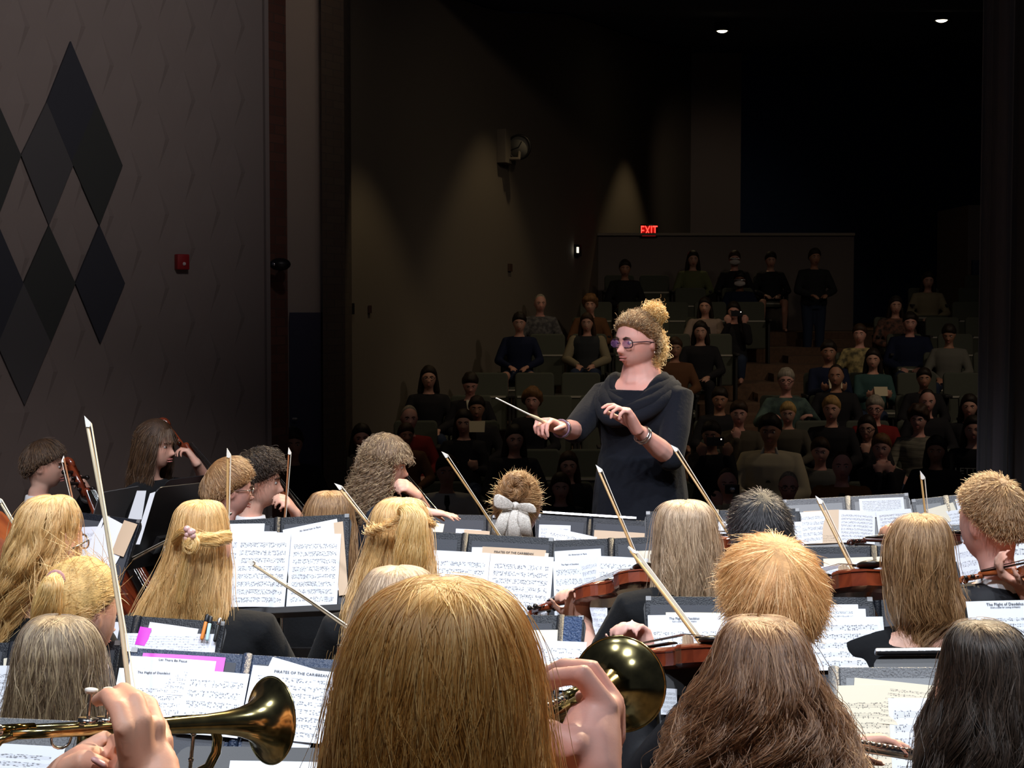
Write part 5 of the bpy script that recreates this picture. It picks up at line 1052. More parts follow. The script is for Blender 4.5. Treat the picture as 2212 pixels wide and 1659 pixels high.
d3 = desk((1180, 1168, 5.45), (1445, 1158, 5.4), .33, 25); music_stand(d3, 'behind the light haired violinist'); folder(d3, 'behind the red brown violin', .53, word='dark')
pg(d3, (1198, 1192), (1298, 1186), 1335, 'w5', W('titled one behind the violin scroll'), title='An American in Paris', tsize=.010); pg(d3, (1195, 1214), (1268, 1210), 1340, 'w5', W('lower titled one behind the violin scroll'), title='The Flight of Daedalus', tsize=.009)
pg(d3, (1250, 1212), (1292, 1203), 1310, 'p6', 'grey folded page back above the violin body'); pg(d3, (1378, 1192), (1420, 1191), 1260, 'cream', 'cream sheet at the ear of the light haired violinist'); pg(d3, (1291, 1203), (1402, 1209), 1310, 'w5', W('curling one above the violin body'), curve=.012)
d3b = desk((1262, 1338, 5.1), (1330, 1340, 5.1), .25, 25); pg(d3b, (1262, 1290), (1312, 1292), 1372, 'p6', W('hanging below the violin body'))
d4 = desk((1160, 1110, 6.35), (1412, 1126, 6.3), .3, 25); music_stand(d4, 'in front of the conductor, top edge gleaming', lipm=CHROME); folder(d4, 'right of the lace bow with gleaming top edge', .46)
m = MB().box(d4.at(d4.W*.45, -.006, .004), (d4.W*.8, .008, .012), d4.R).build('strip', CHROME, None, d4.at(d4.W*.45, -.006, .004), smooth=False); tag(m, 'shiny steel ruler edge along the folder right of the lace bow', 'strip')  # chrome strip for the bright line along the folder top
pg(d4, (1165, 1134), (1233, 1136), 1190, 'p6', W('grey one right beside the lace bow')); pg(d4, (1284, 1146), (1393, 1153), 1190, 'tanb', 'tan sheet low in the folder in front of the conductor'); pg(d4, (1184, 1140), (1290, 1162), 1210, 'w5', W('curved slanting one right of the lace bow'), curve=.015)
d18 = desk((922, 1110, 6.7), (1072, 1113, 6.7), .3, 25); music_stand(d18, 'left of the lace bow'); folder(d18, 'left of the lace bow', .9)
pg(d18, (930, 1128), (960, 1133), 1180, 'cream', 'cream sheet near the golden half ponytail'); pg(d18, (985, 1143), (1040, 1146), 1190, 'w10', W('low in the folder left of the lace bow')); pg(d18, (1003, 1145), (1058, 1149), 1190, 'tanb', 'peach sheet low in the folder left of the lace bow')
d5 = desk((1395, 1105, 5.75), (1727, 1098, 5.7), .32, 26); music_stand(d5, 'around the black haired head'); folder(d5, 'blue grey at both sides of the black haired head', .46, word='blue grey')
pg(d5, (1535, 1128), (1592, 1128), 1190, 'w5', W('between light hair and black hair')); pg(d5, (1688, 1130), (1732, 1128), 1190, 'w5', W('right beside the black haired head')); pg(d5, (1572, 1116), (1590, 1116), 1140, 'pink', 'purple card edge left of the black haired head')
d6 = desk((1690, 1080, 6.1), (1962, 1065, 6.05), .33, 26); music_stand(d6, 'with grey folder at the stage front', GMET); folder(d6, 'with white page pair at the stage front', .52, LINL, LEATHG, word='grey')
pg(d6, (1855, 1079), (1951, 1075), 1120, 'w10', W('back one standing in the grey folder')); pg(d6, (1735, 1106), (1812, 1102), 1178, 'tan', 'tan picture sheet behind a bow in the grey folder'); pg(d6, (1724, 1109), (1782, 1105), 1178, 'w5', W('left one before the tan picture sheet'))
pg(d6, (1812, 1103), (1890, 1107), 1174, 'w8', W('left of the pair in the grey folder'), curve=.008); pg(d6, (1891, 1107), (1983, 1100), 1174, 'w8', W('right of the pair in the grey folder'), curve=.008)
d6b = desk((1968, 1079, 5.9), (2092, 1066, 5.9), .3, 26); music_stand(d6b, 'left of the spiky haired person', GMET); folder(d6b, 'left of the spiky haired person', .6, LINL, LEATHG, word='grey')
pg(d6b, (2000, 1102), (2058, 1086), 1140, 'cream', 'cream slanting sheet left of the spiky haired person'); pg(d6b, (2036, 1107), (2090, 1100), 1150, 'w5', W('nearest the spiky haired person')); pg(d6b, (2062, 1080), (2088, 1077), 1120, 'blank', 'small white sheet behind the spiky haired person')
d7 = desk((1708, 1182, 5.1), (1965, 1178, 5.05), .3, 25); music_stand(d7, 'right of the strawberry blond head'); folder(d7, 'right of the strawberry blond head, low behind a violin', .70)
pg(d7, (1778, 1208), (1912, 1203), 1250, 'cream', 'cream sheet along the top behind the slanting bow'); pg(d7, (1764, 1226), (1840, 1221), 1300, 'p6', W('grey folded one above the red brown violin')); pg(d7, (1836, 1218), (1912, 1216), 1275, 'p6', W('bright one right of the slanting bow'))
d8 = desk((2045, 1134, 5.2), (2270, 1126, 5.15), .33, 26); music_stand(d8, 'at the right edge behind a violin scroll', GMET); folder(d8, 'at the right edge behind a violin scroll', .37, LIN, LEATHG, word='dark grey')
pg(d8, (2054, 1156), (2124, 1152), 1215, 'title', W('small titled one at the right edge'), title='An American in Paris', tsize=.009); pg(d8, (2182, 1154), (2240, 1151), 1190, 'tanb', 'tan sheet at the right edge'); pg(d8, (2056, 1177), (2106, 1168), 1325, 'p6', W('grey left one behind the violin scroll')); pg(d8, (2106, 1167), (2240, 1163), 1325, 'w5', W('bright right one behind the violin scroll'), curve=.010)
d9 = desk((1394, 1288, 4.25), (1885, 1290, 4.22), .34, 27); music_stand(d9, 'of the strawberry blond person'); folder(d9, 'of the strawberry blond person, blue grey border', .52, word='blue grey')
pg(d9, (1438, 1324), (1560, 1325), 1430, 'cream', 'cream sheet behind the titled page left of the strawberry blond head'); pg(d9, (1560, 1325), (1640, 1327), 1430, 'blank', 'plain white sheet half behind the strawberry blond head'); pg(d9, (1399, 1331), (1556, 1330), 1445, 'title', W('titled one left of the strawberry blond head'), title='The Flight of Daedalus', sub='from a suite for young orchestra', tsize=.012)
pg(d9, (1752, 1309), (1852, 1308), 1420, 'w10', W('back one right of the strawberry blond head')); pg(d9, (1840, 1318), (1868, 1318), 1420, 'blank', 'white sheet edge right of the strawberry blond head'); pg(d9, (1738, 1338), (1905, 1335), 1452, 'w5', W('large bluish one right of the strawberry blond head'))
d10 = desk((2088, 1296, 4.0), (2330, 1292, 4.0), .3, 28); music_stand(d10, 'at the right edge above the dark wavy hair'); pg(d10, (2085, 1301), (2250, 1297), 1420, 'title', W('titled one at the right edge above dark wavy hair'), title='The Flight of Daedalus', sub='from a suite for young orchestra', tsize=.014)
d11 = desk((1040, 1326, 4.35), (1262, 1330, 4.3), .33, 30); music_stand(d11, 'between the copper head and a trumpet bell'); folder(d11, 'with blue leather end right of the copper head', .78, word='blue black')
MB_ = MB().box(d11.at(d11.W*.885, .165, .0035), (d11.W*.20, .32, .0015), d11.R); o = MB_.build('folder_flap', mat('blue_leatherette', (.02, .05, .13), .3, bump=(160, 1., .006)), None, d11.at(d11.W*.88, .33, 0), smooth=False); tag(o, 'blue crinkled leather flap right of the copper head', 'folder flap')
pg(d11, (1140, 1363), (1216, 1362), 1440, 'cream', 'cream sheet right beside the copper head'); pg(d11, (1130, 1384), (1268, 1389), 1490, 'w5', W('behind the trumpet hand of the copper haired player'))
d12 = desk((284, 1399, 3.6), (815, 1430, 3.6), .31, 42); music_stand(d12, 'under the left trumpet bell'); folder(d12, 'navy bordered behind the left trumpet bell', .475, LIN, mat('navy_leatherette', (.02, .035, .075), .38, bump=(220, .9, .004)), word='navy')
pg(d12, (310, 1413), (488, 1423), 1475, 'pink', 'magenta card with rounded white edge behind the left trumpet'); pg(d12, (284, 1420), (468, 1432), 1500, 'title', W('top one under the magenta card'), title='Let There Be Peace', tsize=.011); pg(d12, (259, 1447), (412, 1452), 1585, 'title', W('left one above the trumpet hand'), title='The Flight of Daedalus', tsize=.011)
pg(d12, (590, 1424), (735, 1468), 1600, 'blank', 'white blank sheet tilted at the top behind the left trumpet bell'); pg(d12, (408, 1452), (540, 1462), 1592, 'w5', W('middle one left of the trumpet bell')); pg(d12, (548, 1443), (760, 1462), 1600, 'w8', W('wide one behind the left trumpet bell'), title='PIRATES OF THE CARIBBEAN', tsize=.013)
d13 = desk((-60, 1389, 3.95), (262, 1384, 3.9), .32, 30); music_stand(d13, 'before the ash blond head'); folder(d13, 'before the ash blond head', .28)
pg(d13, (10, 1424), (52, 1418), 1500, 'cream', 'cream sheet left of the ash blond head'); pg(d13, (-60, 1440), (60, 1440), 1570, 'w8', W('left of the ash blond head'))
pen(d13, (234, 1408), (232, 1438), mat('mint_pen', (.35, .65, .6), .4), 'mint green pen right of the ash blond head'); pen(d13, (242, 1430), (232, 1470), mat('white_pen', (.8, .7, .75), .4), 'white and pink pen right of the ash blond head')
d14 = desk((95, 1318, 4.35), (487, 1343, 4.3), .3, 30); music_stand(d14, 'between the ponytail and the black sweater'); folder(d14, 'with pens in its pocket left of the black sweater', .52)
pg(d14, (325, 1345), (430, 1360), 1400, 'blank', 'white sheet tilted in the folder with the pens'); pg(d14, (225, 1344), (262, 1346), 1400, 'blank', 'white sheet beside the cheek of the ponytailed person'); pg(d14, (268, 1370), (470, 1372), 1402, 'p6', W('wide low one in front of the folder with the pens')); pg(d14, (305, 1356), (330, 1360), 1375, 'pink', 'purple paper edge in the folder with the pens')
pen(d14, (452, 1336), (440, 1384), mat('orange_pen', (.8, .25, .04), .4), 'orange pen in the folder left of the black sweater', r=.005); pen(d14, (459, 1340), (451, 1386), mat('aqua_pen', (.5, .72, .78), .4), 'pale blue pen in the folder left of the black sweater', r=.005); pen(d14, (478, 1344), (468, 1388), BMET, 'black pen in the folder left of the black sweater', r=.005)
d0 = desk((168, 1106, 5.75), (304, 1123, 5.6), .28, 24); music_stand(d0, 'with papers between wavy blond hair and a cello'); folder(d0, 'with papers between the tall pale bow and black stand backs', .48)
pg(d0, (172, 1140), (224, 1138), 1235, 'p6', W('left of the tall pale bow')); pg(d0, (228, 1112), (292, 1146), 1225, 'blank', 'white sheet tilted right of the tall pale bow'); pg(d0, (272, 1125), (300, 1134), 1200, 'tanb', 'peach sheet behind the tilted one by the tall pale bow')
dA = desk((214, 1062, 6.75), (300, 1047, 7.05), .30, 22, back=True); music_stand(dA, 'seen from behind, grey one under the brown haired cello player', GMET)
dB = desk((338, 1050, 6.15), (452, 1038, 6.5), .36, 26, back=True); music_stand(dB, 'seen from behind, large black one left of the glasses wearer')
dB2 = desk((358, 1034, 6.9), (470, 1020, 7.1), .3, 30, back=True); music_stand(dB2, 'seen from behind, black one with two bright edges')
for nm, pts, D_ in (('narrow white sheet standing left of the large black stand back', [(296, 1060), (316, 1060), (306, 1122), (276, 1122)], 6.55), ('white sheet edge along the large black stand back', [(324, 1066), (336, 1062), (302, 1176), (290, 1176)], 6.1)):
    q = [P(x, y, D_) for x, y in pts]; o = MB().prism(q, (0, .0012, 0)).build('sheet_music', MUS['blank'], None, q[3], smooth=False); tag(o, nm, 'sheet music')
d15 = desk((-260, 1538, 2.62), (192, 1558, 2.62), .3, 48); music_stand(d15, 'nearest one behind the left trumpet', GMET); folder(d15, 'nearest one behind the left trumpet, grey and grainy', .99, LEATHG, LEATHG, word='grey'); pg(d15, (-200, 1600), (143, 1618), 1760, 'w8', W('nearest one below the left trumpet'))
d15b = desk((388, 1606, 3.05), (760, 1612, 3.05), .3, 45); music_stand(d15b, 'with rounded corner below the left trumpet bell'); pg(d15b, (498, 1646), (800, 1652), 1760, 'w8', W('at the bottom edge below the left trumpet bell'))
d16 = desk((1795, 1441, 3.25), (2110, 1441, 3.2), .33, 35); music_stand(d16, 'between the auburn and the dark wavy hair'); folder(d16, 'silver edged with cream pages between two wavy heads', .02, LINL, LEATHG, word='grey')
pg(d16, (1846, 1466), (2040, 1486), 1560, 'c8', 'cream music page tilted at the back between two wavy heads'); pg(d16, (1806, 1484), (1922, 1483), 1700, 'c8', 'cream music page large left one between two wavy heads'); pg(d16, (1918, 1512), (2060, 1512), 1690, 'w5', W('bluish between the two wavy heads'))
d17 = desk((1890, 1413, 3.75), (2075, 1411, 3.75), .28, 40); music_stand(d17, 'with silver top bar behind the cream pages'); o = MB().box(d17.at(d17.W/2, -.004, .004), (d17.W, .012, .02), d17.R).build('stand_top_bar', CHROME, None, d17.at(d17.W/2, 0, 0), smooth=False, bevel=.003); tag(o, 'silver bar along the top of a stand behind the cream pages', 'bar')  # silver top edge of the desk, gives no light
d19 = desk((1420, 1428, 3.45), (1520, 1430, 3.45), .3, 30); pg(d19, (1428, 1488), (1462, 1490), 1545, 'w5', W('small low one right of the big trumpet bell')); music_stand(d19, 'low behind the big trumpet bell')
# ---------------------------------------------------------------- audience seats and people
UPH = mat('olive_upholstery', (.085, .095, .075), .9, bump=(180, .4, .004)); SEATD = mat('dark_seat_shell', (.02, .02, .022), .6); STRIP = mat('seat_edge_trim', (.45, .44, .38), .35)
def seat_proto(up, label):
    e = empty('auditorium_seat', (0, 0, 0), label, 'seat')
    m = MB(); m.prism([(-.225, .16, .44), (.225, .16, .44), (.225, .16, .84), (.20, .16, .875), (-.20, .16, .875), (-.225, .16, .84)], (0, .06, 0)); b = m.build('backrest', UPH, e, smooth=False, bevel=.02)
    b.rotation_euler = (math.radians(-6), 0, 0)
    m = MB()
    if up: m.box((0, .09, .40), (.43, .09, .40))
    else: m.box((0, -.06, .41), (.43, .44, .09))
    p_ = m.build('seat_pan', UPH, e, smooth=False, bevel=.02)
    MB().box((0, .04, .585) if up else (0, -.285, .42), (.40, .014, .02)).build('edge_strip', STRIP, p_, smooth=False)
    for sx in (-1, 1):
        m = MB(); m.box((sx*.245, .02, .60), (.045, .34, .03)); m.box((sx*.245, .08, .30), (.03, .22, .60)); m.build('armrest', SEATD, e, smooth=False, bevel=.006)
    return e
S_UP = seat_proto(True, 'x'); S_DN = seat_proto(False, 'x')
for o in list(COL.objects):
    if o.parent is not None and (o.parent in (S_UP, S_DN) or (o.parent.parent in (S_UP, S_DN))): CH.setdefault(o.parent.name, []).append(o)
SEATS = {k: [] for k in range(ND)}; used = {}
def put_seat(k, x, up, face=0):
    pr = S_UP if up else S_DN; o = pr if not used.get(up) else copy_tree(pr); used[up] = 1
    o.location = (x, rowD(k)+.02, rowZ(k)); o.rotation_euler = (0, 0, math.radians(face)); blk = 'left' if x < aisleX(rowD(k)) else 'right'
    nth = ['front row', 'second row', 'third row', 'fourth row', 'fifth row', 'sixth row', 'seventh row', 'eighth row', 'ninth row', 'tenth row', 'eleventh row', 'back row'][k]
    tag(o, ('empty olive seat' if up else 'occupied olive seat')+' in the %s of the %s block' % (nth, blk), 'seat', '%s seats, %s, %s block' % ('empty' if up else 'occupied', nth, blk)); SEATS[k].append(x)
def cl(n, c): return mat('cloth_'+n, c, .85, 0, .2)
NAVYC = cl('navy', (.012, .018, .05)); DKC = cl('charcoal', (.02, .02, .024)); TEAL = cl('teal', (.05, .11, .11)); OLIVE = cl('olive', (.15, .17, .08)); BROWN = cl('rust_brown', (.15, .07, .035)); CREAM = cl('cream', (.66, .58, .40)); REDC = cl('red', (.22, .02, .02))
GREYC = cl('grey', (.16, .16, .14)); BEIGE = cl('beige', (.30, .26, .17)); YEL = mat('yellow_floral', (.55, .45, .20), .85, noise_col=((.10, .09, .05), 16, (1, 1, 1))); PLAID = mat('plaid', (.06, .06, .07), .85, noise_col=((.16, .16, .17), 22, (1, 1, 1))); CAMO = mat('camo_teal', (.09, .15, .13), .85, noise_col=((.04, .07, .07), 14, (1, 1, 1)))
ORNG = cl('ochre', (.26, .11, .03)); WHC = cl('white', (.62, .60, .52)); JEAN = cl('denim', (.03, .045, .09)); PINKC = cl('pink_cream', (.36, .28, .24)); PATT = mat('patterned_red', (.22, .10, .07), .85, noise_col=((.03, .03, .03), 18, (1, 1, 1))); STRIPE = mat('striped_grey', (.30, .28, .21), .85, noise_col=((.14, .13, .1), 6, (1, 1, 9)))
PROG = mat('programme_paper', (.75, .66, .45), .7); PHONE = mat('phone_body', (.015, .015, .018), .3)
A_ = 'audience'
AUD = [  # px, py(head), row, scale, hair, style, skin, top, label
 (1350, 580, 10, .98, 'dark', 's', SK3, DKC, 'person in a dark coat sitting alone in the top row at left'),
 (1497, 560, 11, 1.0, 'dark', 'l', SK, OLIVE, 'person with long dark hair in an olive jacket, back row'),
 (1587, 560, 11, 1.0, 'brown', 's', SK2, DKC, 'person with a pale visor over the face in the back row'),
 (1665, 562, 11, .98, 'dark', 's', SK, DKC, 'person in shorts with bare knees in the back row'),
 (1598, 604, 10, .98, 'black', 's', SK5, NAVYC, 'person in dark clothes just below the visor wearer'),
 (1167, 655, 8, 1.0, 'grey', 'b', SK2, PLAID, 'balding person in a plaid shirt near the side wall'),
 (1275, 658, 8, .98, 'light_brown', 'c', SK, BROWN, 'person with short curly hair in a rust brown sweater'),
 (1122, 697, 6, .96, 'dark', 's', SK, NAVYC, 'person in a navy hoodie and shorts with bare knees near the side wall'),
 (1268, 697, 6, .92, 'brown', 'l', SK, cl('vest', (.04, .045, .05)), 'person in a dark vest with beige sleeves left of the conductor'),
 (1523, 662, 8, .96, 'dark', 'l', SK, PINKC, 'person with long dark hair and pale sleeves right of the bun'),
 (1585, 672, 8, .98, 'dark', 'l', SK2, DKC, 'person in black with a bright dot by the face, aisle side'),
 (1513, 716, 6, .98, 'dark', 'l', SK, DKC, 'person all in black right behind the conductor'),
 (1458, 752, 5, .95, 'brown', 's', SK3, BROWN, 'person half hidden behind the conductor head'),
 (926, 816, 4, 1.0, 'dark', 'l', SK, DKC, 'person with long dark hair and glasses by the side wall'),
 (1016, 830, 4, 1.0, 'dark', 's', SK2, cl('jacket', (.016, .016, .02)), 'person in a black jacket and open white shirt looking down'),
 (1030, 882, 3, .96, 'dark', 's', SK3, DKC, 'person in dark clothes right of the face lit program holder'),
 (884, 903, 2, 1.0, 'grey', 'b', SK2, REDC, 'bald person in a red shirt above the curly cellist'),
 (1002, 912, 2, .97, 'dark', 'l', SK, DKC, 'person with dark hair and lit face beside a cream program'),
 (1150, 866, 3, .96, 'light_brown', 'c', SK2, DKC, 'person with short fair hair behind the baton'),
 (1112, 948, 1, .98, 'dark', 'l', SK, DKC, 'person with dark hair in black below the baton hand'),
 (781, 946, 1, .98, 'dark', 'l', SK2, GREYC, 'person with a grey scarf beside the dark pier'),
 (965, 1018, 0, 1.04, 'dark', 's', SK3, WHC, 'person in a white dress shirt and black tie in the front row'),
 (1228, 1005, 1, .95, 'brown', 'l', SK, DKC, 'person in black right of the lace bow, upper of two'),
 (1211, 1052, 0, .92, 'brown', 'l', SK, DKC, 'person in black right of the lace bow, lower of two'),
 (2005, 606, 10, 1.0, 'dark', 'l', SK, BEIGE, 'person with dark hair in a beige jacket, high in the right block'),
 (1935, 660, 8, .98, 'dark', 'l', SK, PATT, 'person in a red patterned top at the aisle of the right block'),
 (1966, 697, 7, 1.04, 'dark', 's', SK2, NAVYC, 'big person in navy with folded hands in the right block'),
 (1857, 722, 6, .95, 'brown', 's', SK2, YEL, 'person in a bright yellow floral shirt at the aisle'),
 (1886, 776, 5, .97, 'dark', 'l', SK, TEAL, 'person with long dark hair in a teal jacket reading'),
 (1790, 760, 5, 1.02, 'dark', 's', SK3, NAVYC, 'person in a dark navy jacket at the aisle end'),
 (2050, 722, 6, .96, 'dark', 's', SK3, GREYC, 'person in a grey sweater looking down, right block'),
 (1698, 822, 4, 1.04, 'grey', 's', SK2, CAMO, 'person with glasses in a mottled teal shirt, arms spread'),
 (1702, 893, 2, .86, 'gold', 's', SK, cl('spotted', (.10, .09, .07)), 'small blond child in front of the teal shirt'),
 (1796, 884, 2, .98, 'blond', 's', SK, DKC, 'smiling fair haired person in a dark sweater'),
 (1806, 812, 4, 1.02, 'dark', 'b', SK3, DKC, 'bald person in dark clothes above the smiling fair haired one'),
 (1890, 882, 3, 1.02, 'grey', 's', SK2, REDC, 'person with glasses in a grey shirt and red jacket'),
 (1873, 925, 2, .97, 'dark', 'l', SK, DKC, 'person with glasses and a hand at the chin, right block'),
 (1904, 968, 1, .98, 'light_brown', 's', SK2, DKC, 'person covering the mouth with both hands'),
 (2003, 866, 3, 1.0, 'dark', 'b', SK2, DKC, 'bald person above the striped sweater'),
 (1984, 905, 2, .98, 'brown', 'c', SK2, STRIPE, 'person with curly hair in a striped grey sweater'),
 (2094, 878, 3, .97, 'dark', 'l', SK, DKC, 'person with dark hair in black near the stage curtain'),
 (2102, 928, 1, .96, 'dark', 'l', SK, cl('sweatshirt', (.012, .012, .014)), 'person in a black sweatshirt with pale letters'),
 (2022, 972, 0, .93, 'black', 'l', SK3, DKC, 'person with black hair below the striped sweater'),
 (1996, 818, 4, .90, 'dark', 's', SK3, DKC, 'small person in dark clothes between empty seats'),
 (1664, 930, 1, 1.14, 'dark', 's', SK3, CREAM, 'large person in a cream quarter zip sweater'),
 (1772, 975, 1, .95, 'brown', 's', SK2, GREYC, 'person right of the cream sweater'),
 (1819, 1006, 0, 1.0, 'brown', 'b', SK2, ORNG, 'person with a long face and ochre sleeves'),
 (1703, 1050, 0, 1.0, 'grey', 'b', SK2, DKC, 'bald person with dark glasses in the front row'),
 (1571, 1042, 0, .98, 'brown', 'b', SK2, CREAM, 'person holding up a small camera in the front row'),
 (1596, 893, 2, .95, 'brown', 's', SK2, cl('dull_tan', (.10, .085, .06)), 'person resting the chin on a hand, sitting at the aisle'),
 (1536, 940, 1, .97, 'dark', 's', SK3, DKC, 'person holding up a dark phone left of the cream sweater'),
 (1555, 862, 3, .95, 'dark', 's', SK3, DKC, 'dim person in dark clothes right of the conductor sleeve'),
 (632, 958, 1, .95, 'dark', 's', SK3, DKC, 'dim person standing in the doorway beside the blue door'),
 (877, 940, 1, .82, 'brown', 's', SK3, BROWN, 'child in front of the red shirted person'),
]
random.seed(5)
for px, py, k, s, hk, st, sk, tp, lab in AUD:
    D = rowD(k)-.02; H = P(px, py, D); door = px < 700
    if door: D = 12.2; H = P(px, py, D)
    rng = random.Random(px*7+py); toward = math.degrees(math.atan2(.6-H.x, H.y-7.0)); yaw = 180+toward*.7+rng.uniform(-8, 8)
    hands = {}; Hs = s
    def hp(dx, dz, dy=-.30, d=(0, -.2, 1), n=(0, 1, 0), **q): return dict(w=H+V((dx, dy, dz)), d=d, n=n, hint=(dx*3, .2, -1), **q)
    if 'camera' in lab or 'phone' in lab or 'bright dot' in lab: hands = {'L': hp(.10, -.17, -.26), 'R': hp(-.10, -.17, -.26)}
    if 'mouth' in lab: hands = {'L': hp(.05, -.22, -.13, (-.2, .1, 1)), 'R': hp(-.05, -.22, -.13, (.2, .1, 1))}
    if 'chin' in lab: hands = {'R': hp(-.04, -.24, -.13, (.2, .1, 1))}
    if 'reading' in lab or 'beside a cream' in lab or 'aisle end' in lab: hands = {'L': hp(.12, -.42, -.3, (-.3, -.6, .4)), 'R': hp(-.12, -.42, -.3, (.3, -.6, .4))}
    if 'arms spread' in lab: hands = {'L': hp(.24, -.36, -.30, (-.9, -.2, .1), (0, 0, -1)), 'R': hp(-.24, -.36, -.30, (.9, -.2, .1), (0, 0, -1))}
    shorts = 'bare knees' in lab
    pitch = 22 if 'looking down' in lab else rng.uniform(0, 8)
    p = person(lab, H, yaw, pitch, s=s, sk=sk, top=tp, hands=hands, vox=.015, floor=rowZ(k) if not door else -1.06, bulk=1.22 if 'large' in lab or 'big' in lab else rng.uniform(1., 1.1), legs=JEAN if rng.random() < .5 else DKC, bottoms='shorts' if shorts else 'trousers', sit=not door, kneed=.17 if shorts else .12, eyes=True, sleeve=1. if not shorts else .95, group=None)
    c = None
    if st == 's': cap_hair(p, hk, .022, .5, .0, -.62, .008, seed=px % 11, vox=.012)
    elif st == 'l': cap_hair(p, hk, .020, .62, -.1, -.8, .006, long=(.16+.06*rng.random(), .02, 12), seed=px % 11, vox=.012)
    elif st == 'c': cap_hair(p, hk, .040, .5, -.15, -.75, .022, seed=px % 11, vox=.012)
    elif st == 'b': cap_hair(p, hk, .006, 1.4, .05, -.5, .0, seed=1, vox=.009)
    if 'glasses' in lab: spectacles(p, GLASSF)
    if 'visor' in lab:
        m = MB(); m.tube([H+p['R']@V((x, .105-.9*x*x, -.045)) for x in (-.06, -.03, 0, .03, .06)], [.02, .03, .034, .03, .02], 8, flat=1.4); p['C'](m, 'face_mask', mat('pale_mask', (.55, .52, .52), .6))
        m = MB(); m.tube([H+p['R']@V((x, .108-.9*x*x, .01)) for x in (-.07, -.03, 0, .03, .07)], .008, 6); p['C'](m, 'visor_edge', CHROME)
    if 'dress shirt' in lab:
        NB, X, Y, Z = p['NB'], p['X'], p['Y'], p['Z']; m = MB(); m.rings([(NB+Y*.088-Z*.02, X*.018, Y*.012), (NB+Y*.115-Z*.06, X*.022, Y*.01), (NB+Y*.128-Z*.26, X*.040, Y*.012), (NB+Y*.13-Z*.42, X*.048, Y*.012), (NB+Y*.125-Z*.46, X*.012, Y*.01)], 10); p['C'](m, 'necktie', BLK)
    if 'open white shirt' in lab:
        NB, X, Y, Z = p['NB'], p['X'], p['Y'], p['Z']; m = MB(); m.rings([(NB+Y*.09-Z*.0, X*.05, Y*.012), (NB+Y*.125-Z*.10, X*.04, Y*.012), (NB+Y*.13-Z*.24, X*.008, Y*.01)], 10); p['C'](m, 'shirt_front', WHC)
    if 'vest' in lab or 'pale sleeves' in lab or 'ochre sleeves' in lab:
        for sd in 'LR':
            S, el, w = p['arms'][sd]; m = MB(); m.tube([lerp(S, el, .02), el], [.070*s, .062*s], 12); m.tube([el, lerp(el, w, .9)], [.062*s, .046*s], 12); p['C'](m, 'sleeve', BEIGE if 'vest' in lab else tp)
        if 'vest' not in lab:
            NB, X, Y, Z = p['NB'], p['X'], p['Y'], p['Z']; m = MB(); m.rings([(NB+Y*.03-Z*t*s, X*a*s, Y*b*s) for t, a, b in ((.05, .09, .08), (.12, .13, .12), (.3, .15, .13), (.5, .15, .13))], 14); p['C'](m, 'dark_front', DKC)
    if 'scarf' in lab:
        NB, X, Y, Z = p['NB'], p['X'], p['Y'], p['Z']; m = MB(); m.tube([NB+X*.085*math.cos(a)+Y*.085*math.sin(a)-Z*.01 for a in np.linspace(0, 6.28, 15)], .028, 8); p['C'](m, 'scarf', GREYC)
    if 'letters' in lab:
        R_ = Matrix((p['X']*-1, p['Z'], p['Y'])).transposed(); R_ = Matrix((-p['X'], p['Z'], -p['X'].cross(p['Z']))).transposed(); NB = p['NB']; text('LETTERS', 'lettering', NB-p['Z']*.20+p['Y']*.150, .075, R_, mat('letter_print', (.42, .42, .36), .7), p['o'], p['O'], ext=.002, sx=1.1)
    if 'quarter zip' in lab:
        NB, X, Y, Z = p['NB'], p['X'], p['Y'], p['Z']; m = MB(); m.rings([(NB+Y*.10-Z*.02, X*.06, Y*.012), (NB+Y*.155-Z*.12, X*.055, Y*.012), (NB+Y*.162-Z*.26, X*.03, Y*.01)], 10); p['C'](m, 'open_collar', GREYC)
        m = MB()
        for sx in (-1, 1): m.rings([(NB+X*sx*.055+Y*.075+Z*.02, X*.012, Z*.03), (NB+X*sx*.075+Y*.10-Z*.05, X*.02, Z*.035)], 8)
        p['C'](m, 'collar', WHC)
    if 'camera' in lab:
        q = H+V((0, -.30, -.02)); e = empty('camera', q, 'small camera held up by a person in the front row', 'camera'); MB().box(q, (.115, .04, .075)).build('body', PHONE, e, q, smooth=False, bevel=.006); MB().tube([q+V((.0, -.02, 0)), q+V((0, -.055, 0))], .026, 14, round_=False).build('lens', CHROME, e, q)
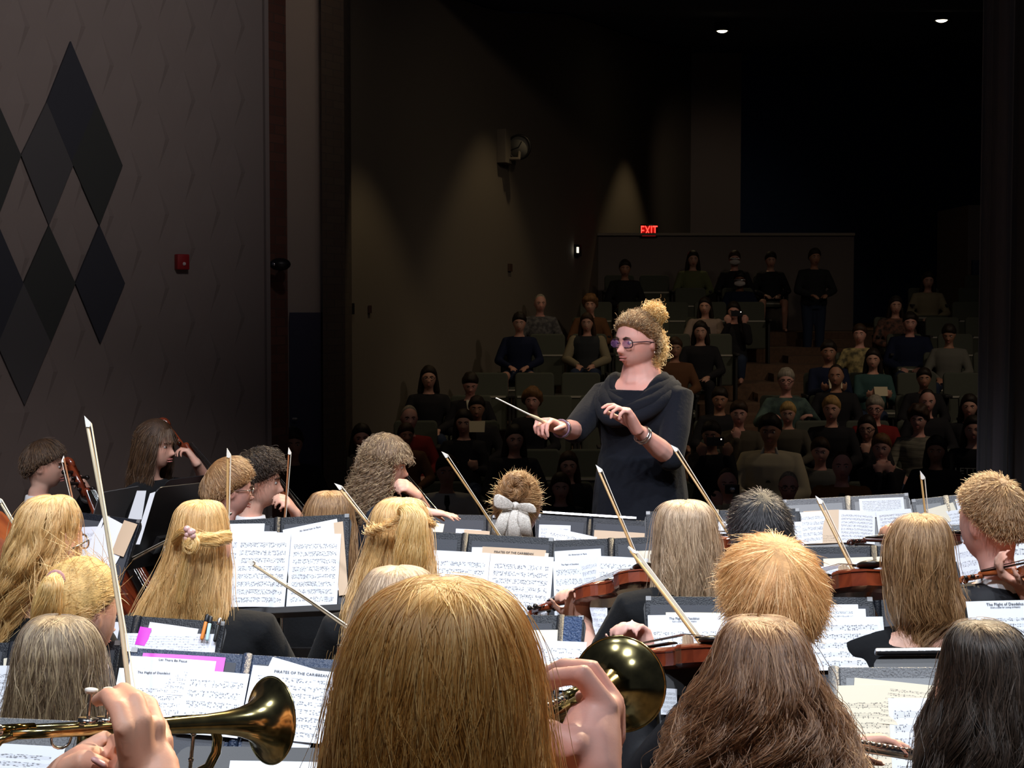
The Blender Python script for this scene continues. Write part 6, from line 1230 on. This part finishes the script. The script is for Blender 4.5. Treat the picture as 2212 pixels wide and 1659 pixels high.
    if 'dark phone' in lab or 'bright dot' in lab:
        q = H+V((0, -.30, -.03)); e = empty('phone', q, 'dark phone held up %s' % ('at the aisle, its lamp a bright dot' if 'dot' in lab else 'left of the cream sweater'), 'phone'); MB().box(q, (.15, .009, .075)).build('body', PHONE, e, q, smooth=False, bevel=.003); MB().ell(q+V((.05, -.007, .02)), (.006, .003, .006)).build('camera_lens', mat('phone_lamp', (1, .9, .75), emit=2.5 if 'dot' in lab else .0), e, q)
    if 'bright dot' in lab:
        m = MB(); m.tube([p['hip']+p['X']*x+p['Y']*.15+p['Z']*(.05+.6*x*x) for x in (-.13, -.06, 0, .06, .13)], .016, 6); p['C'](m, 'pale_hem', WHC)
    if 'reading' in lab or 'beside a cream' in lab or 'aisle end' in lab:
        q = H+V((.0, -.44, -.34)); q = q if 'beside' not in lab else H+V((.13, -.30, -.02)); o = MB().prism([q+V(v) for v in ((-.07, 0, -.05), (.07, 0, -.05), (.075, .05, .05), (-.075, .05, .05))], (0, .004, 0)).build('programme', PROG, None, q, smooth=False); tag(o, 'cream concert programme held by the person '+('in teal' if 'teal' in lab else 'in dark navy at the aisle' if 'navy' in lab else 'with the lit face'), 'programme')
    if not door and all(abs(H.x-q) > .44 for q in SEATS[k]): put_seat(k, H.x, False)
# person standing at the aisle
HS = P(1760, 556, 23.2); p = person('person in a dark jacket standing in the aisle at the top', HS, 185, 0, s=1.0, sk=SK3, top=cl('dark_jacket', (.022, .024, .028)), sit=False, vox=.015, floor=rowZ(9), legs=JEAN, bulk=1.12); cap_hair(p, 'dark', .022, .5, .0, -.62, seed=3, vox=.012)
# fill the rows with empty seats where the picture shows them
for k in range(ND):
    d = rowD(k); ax_ = aisleX(d)
    for blk, x0, x1, st in (('l', ax_-1.0, max(wallx(d)+.45, -1.2 if k < 2 else -9), -.53), ('r', ax_+1.0, (2290-1106)/3500*d, .53)):
        x = x0
        while (x > x1) if st < 0 else (x < x1):
            if all(abs(x-q) > .50 for q in SEATS[k]) and not (k >= 9 and blk == 'r' and x < ax_+1.9): put_seat(k, x, True)
            x += st*.5 if any(abs(x-q) <= .50 for q in SEATS[k]) else st
# aisle end panels
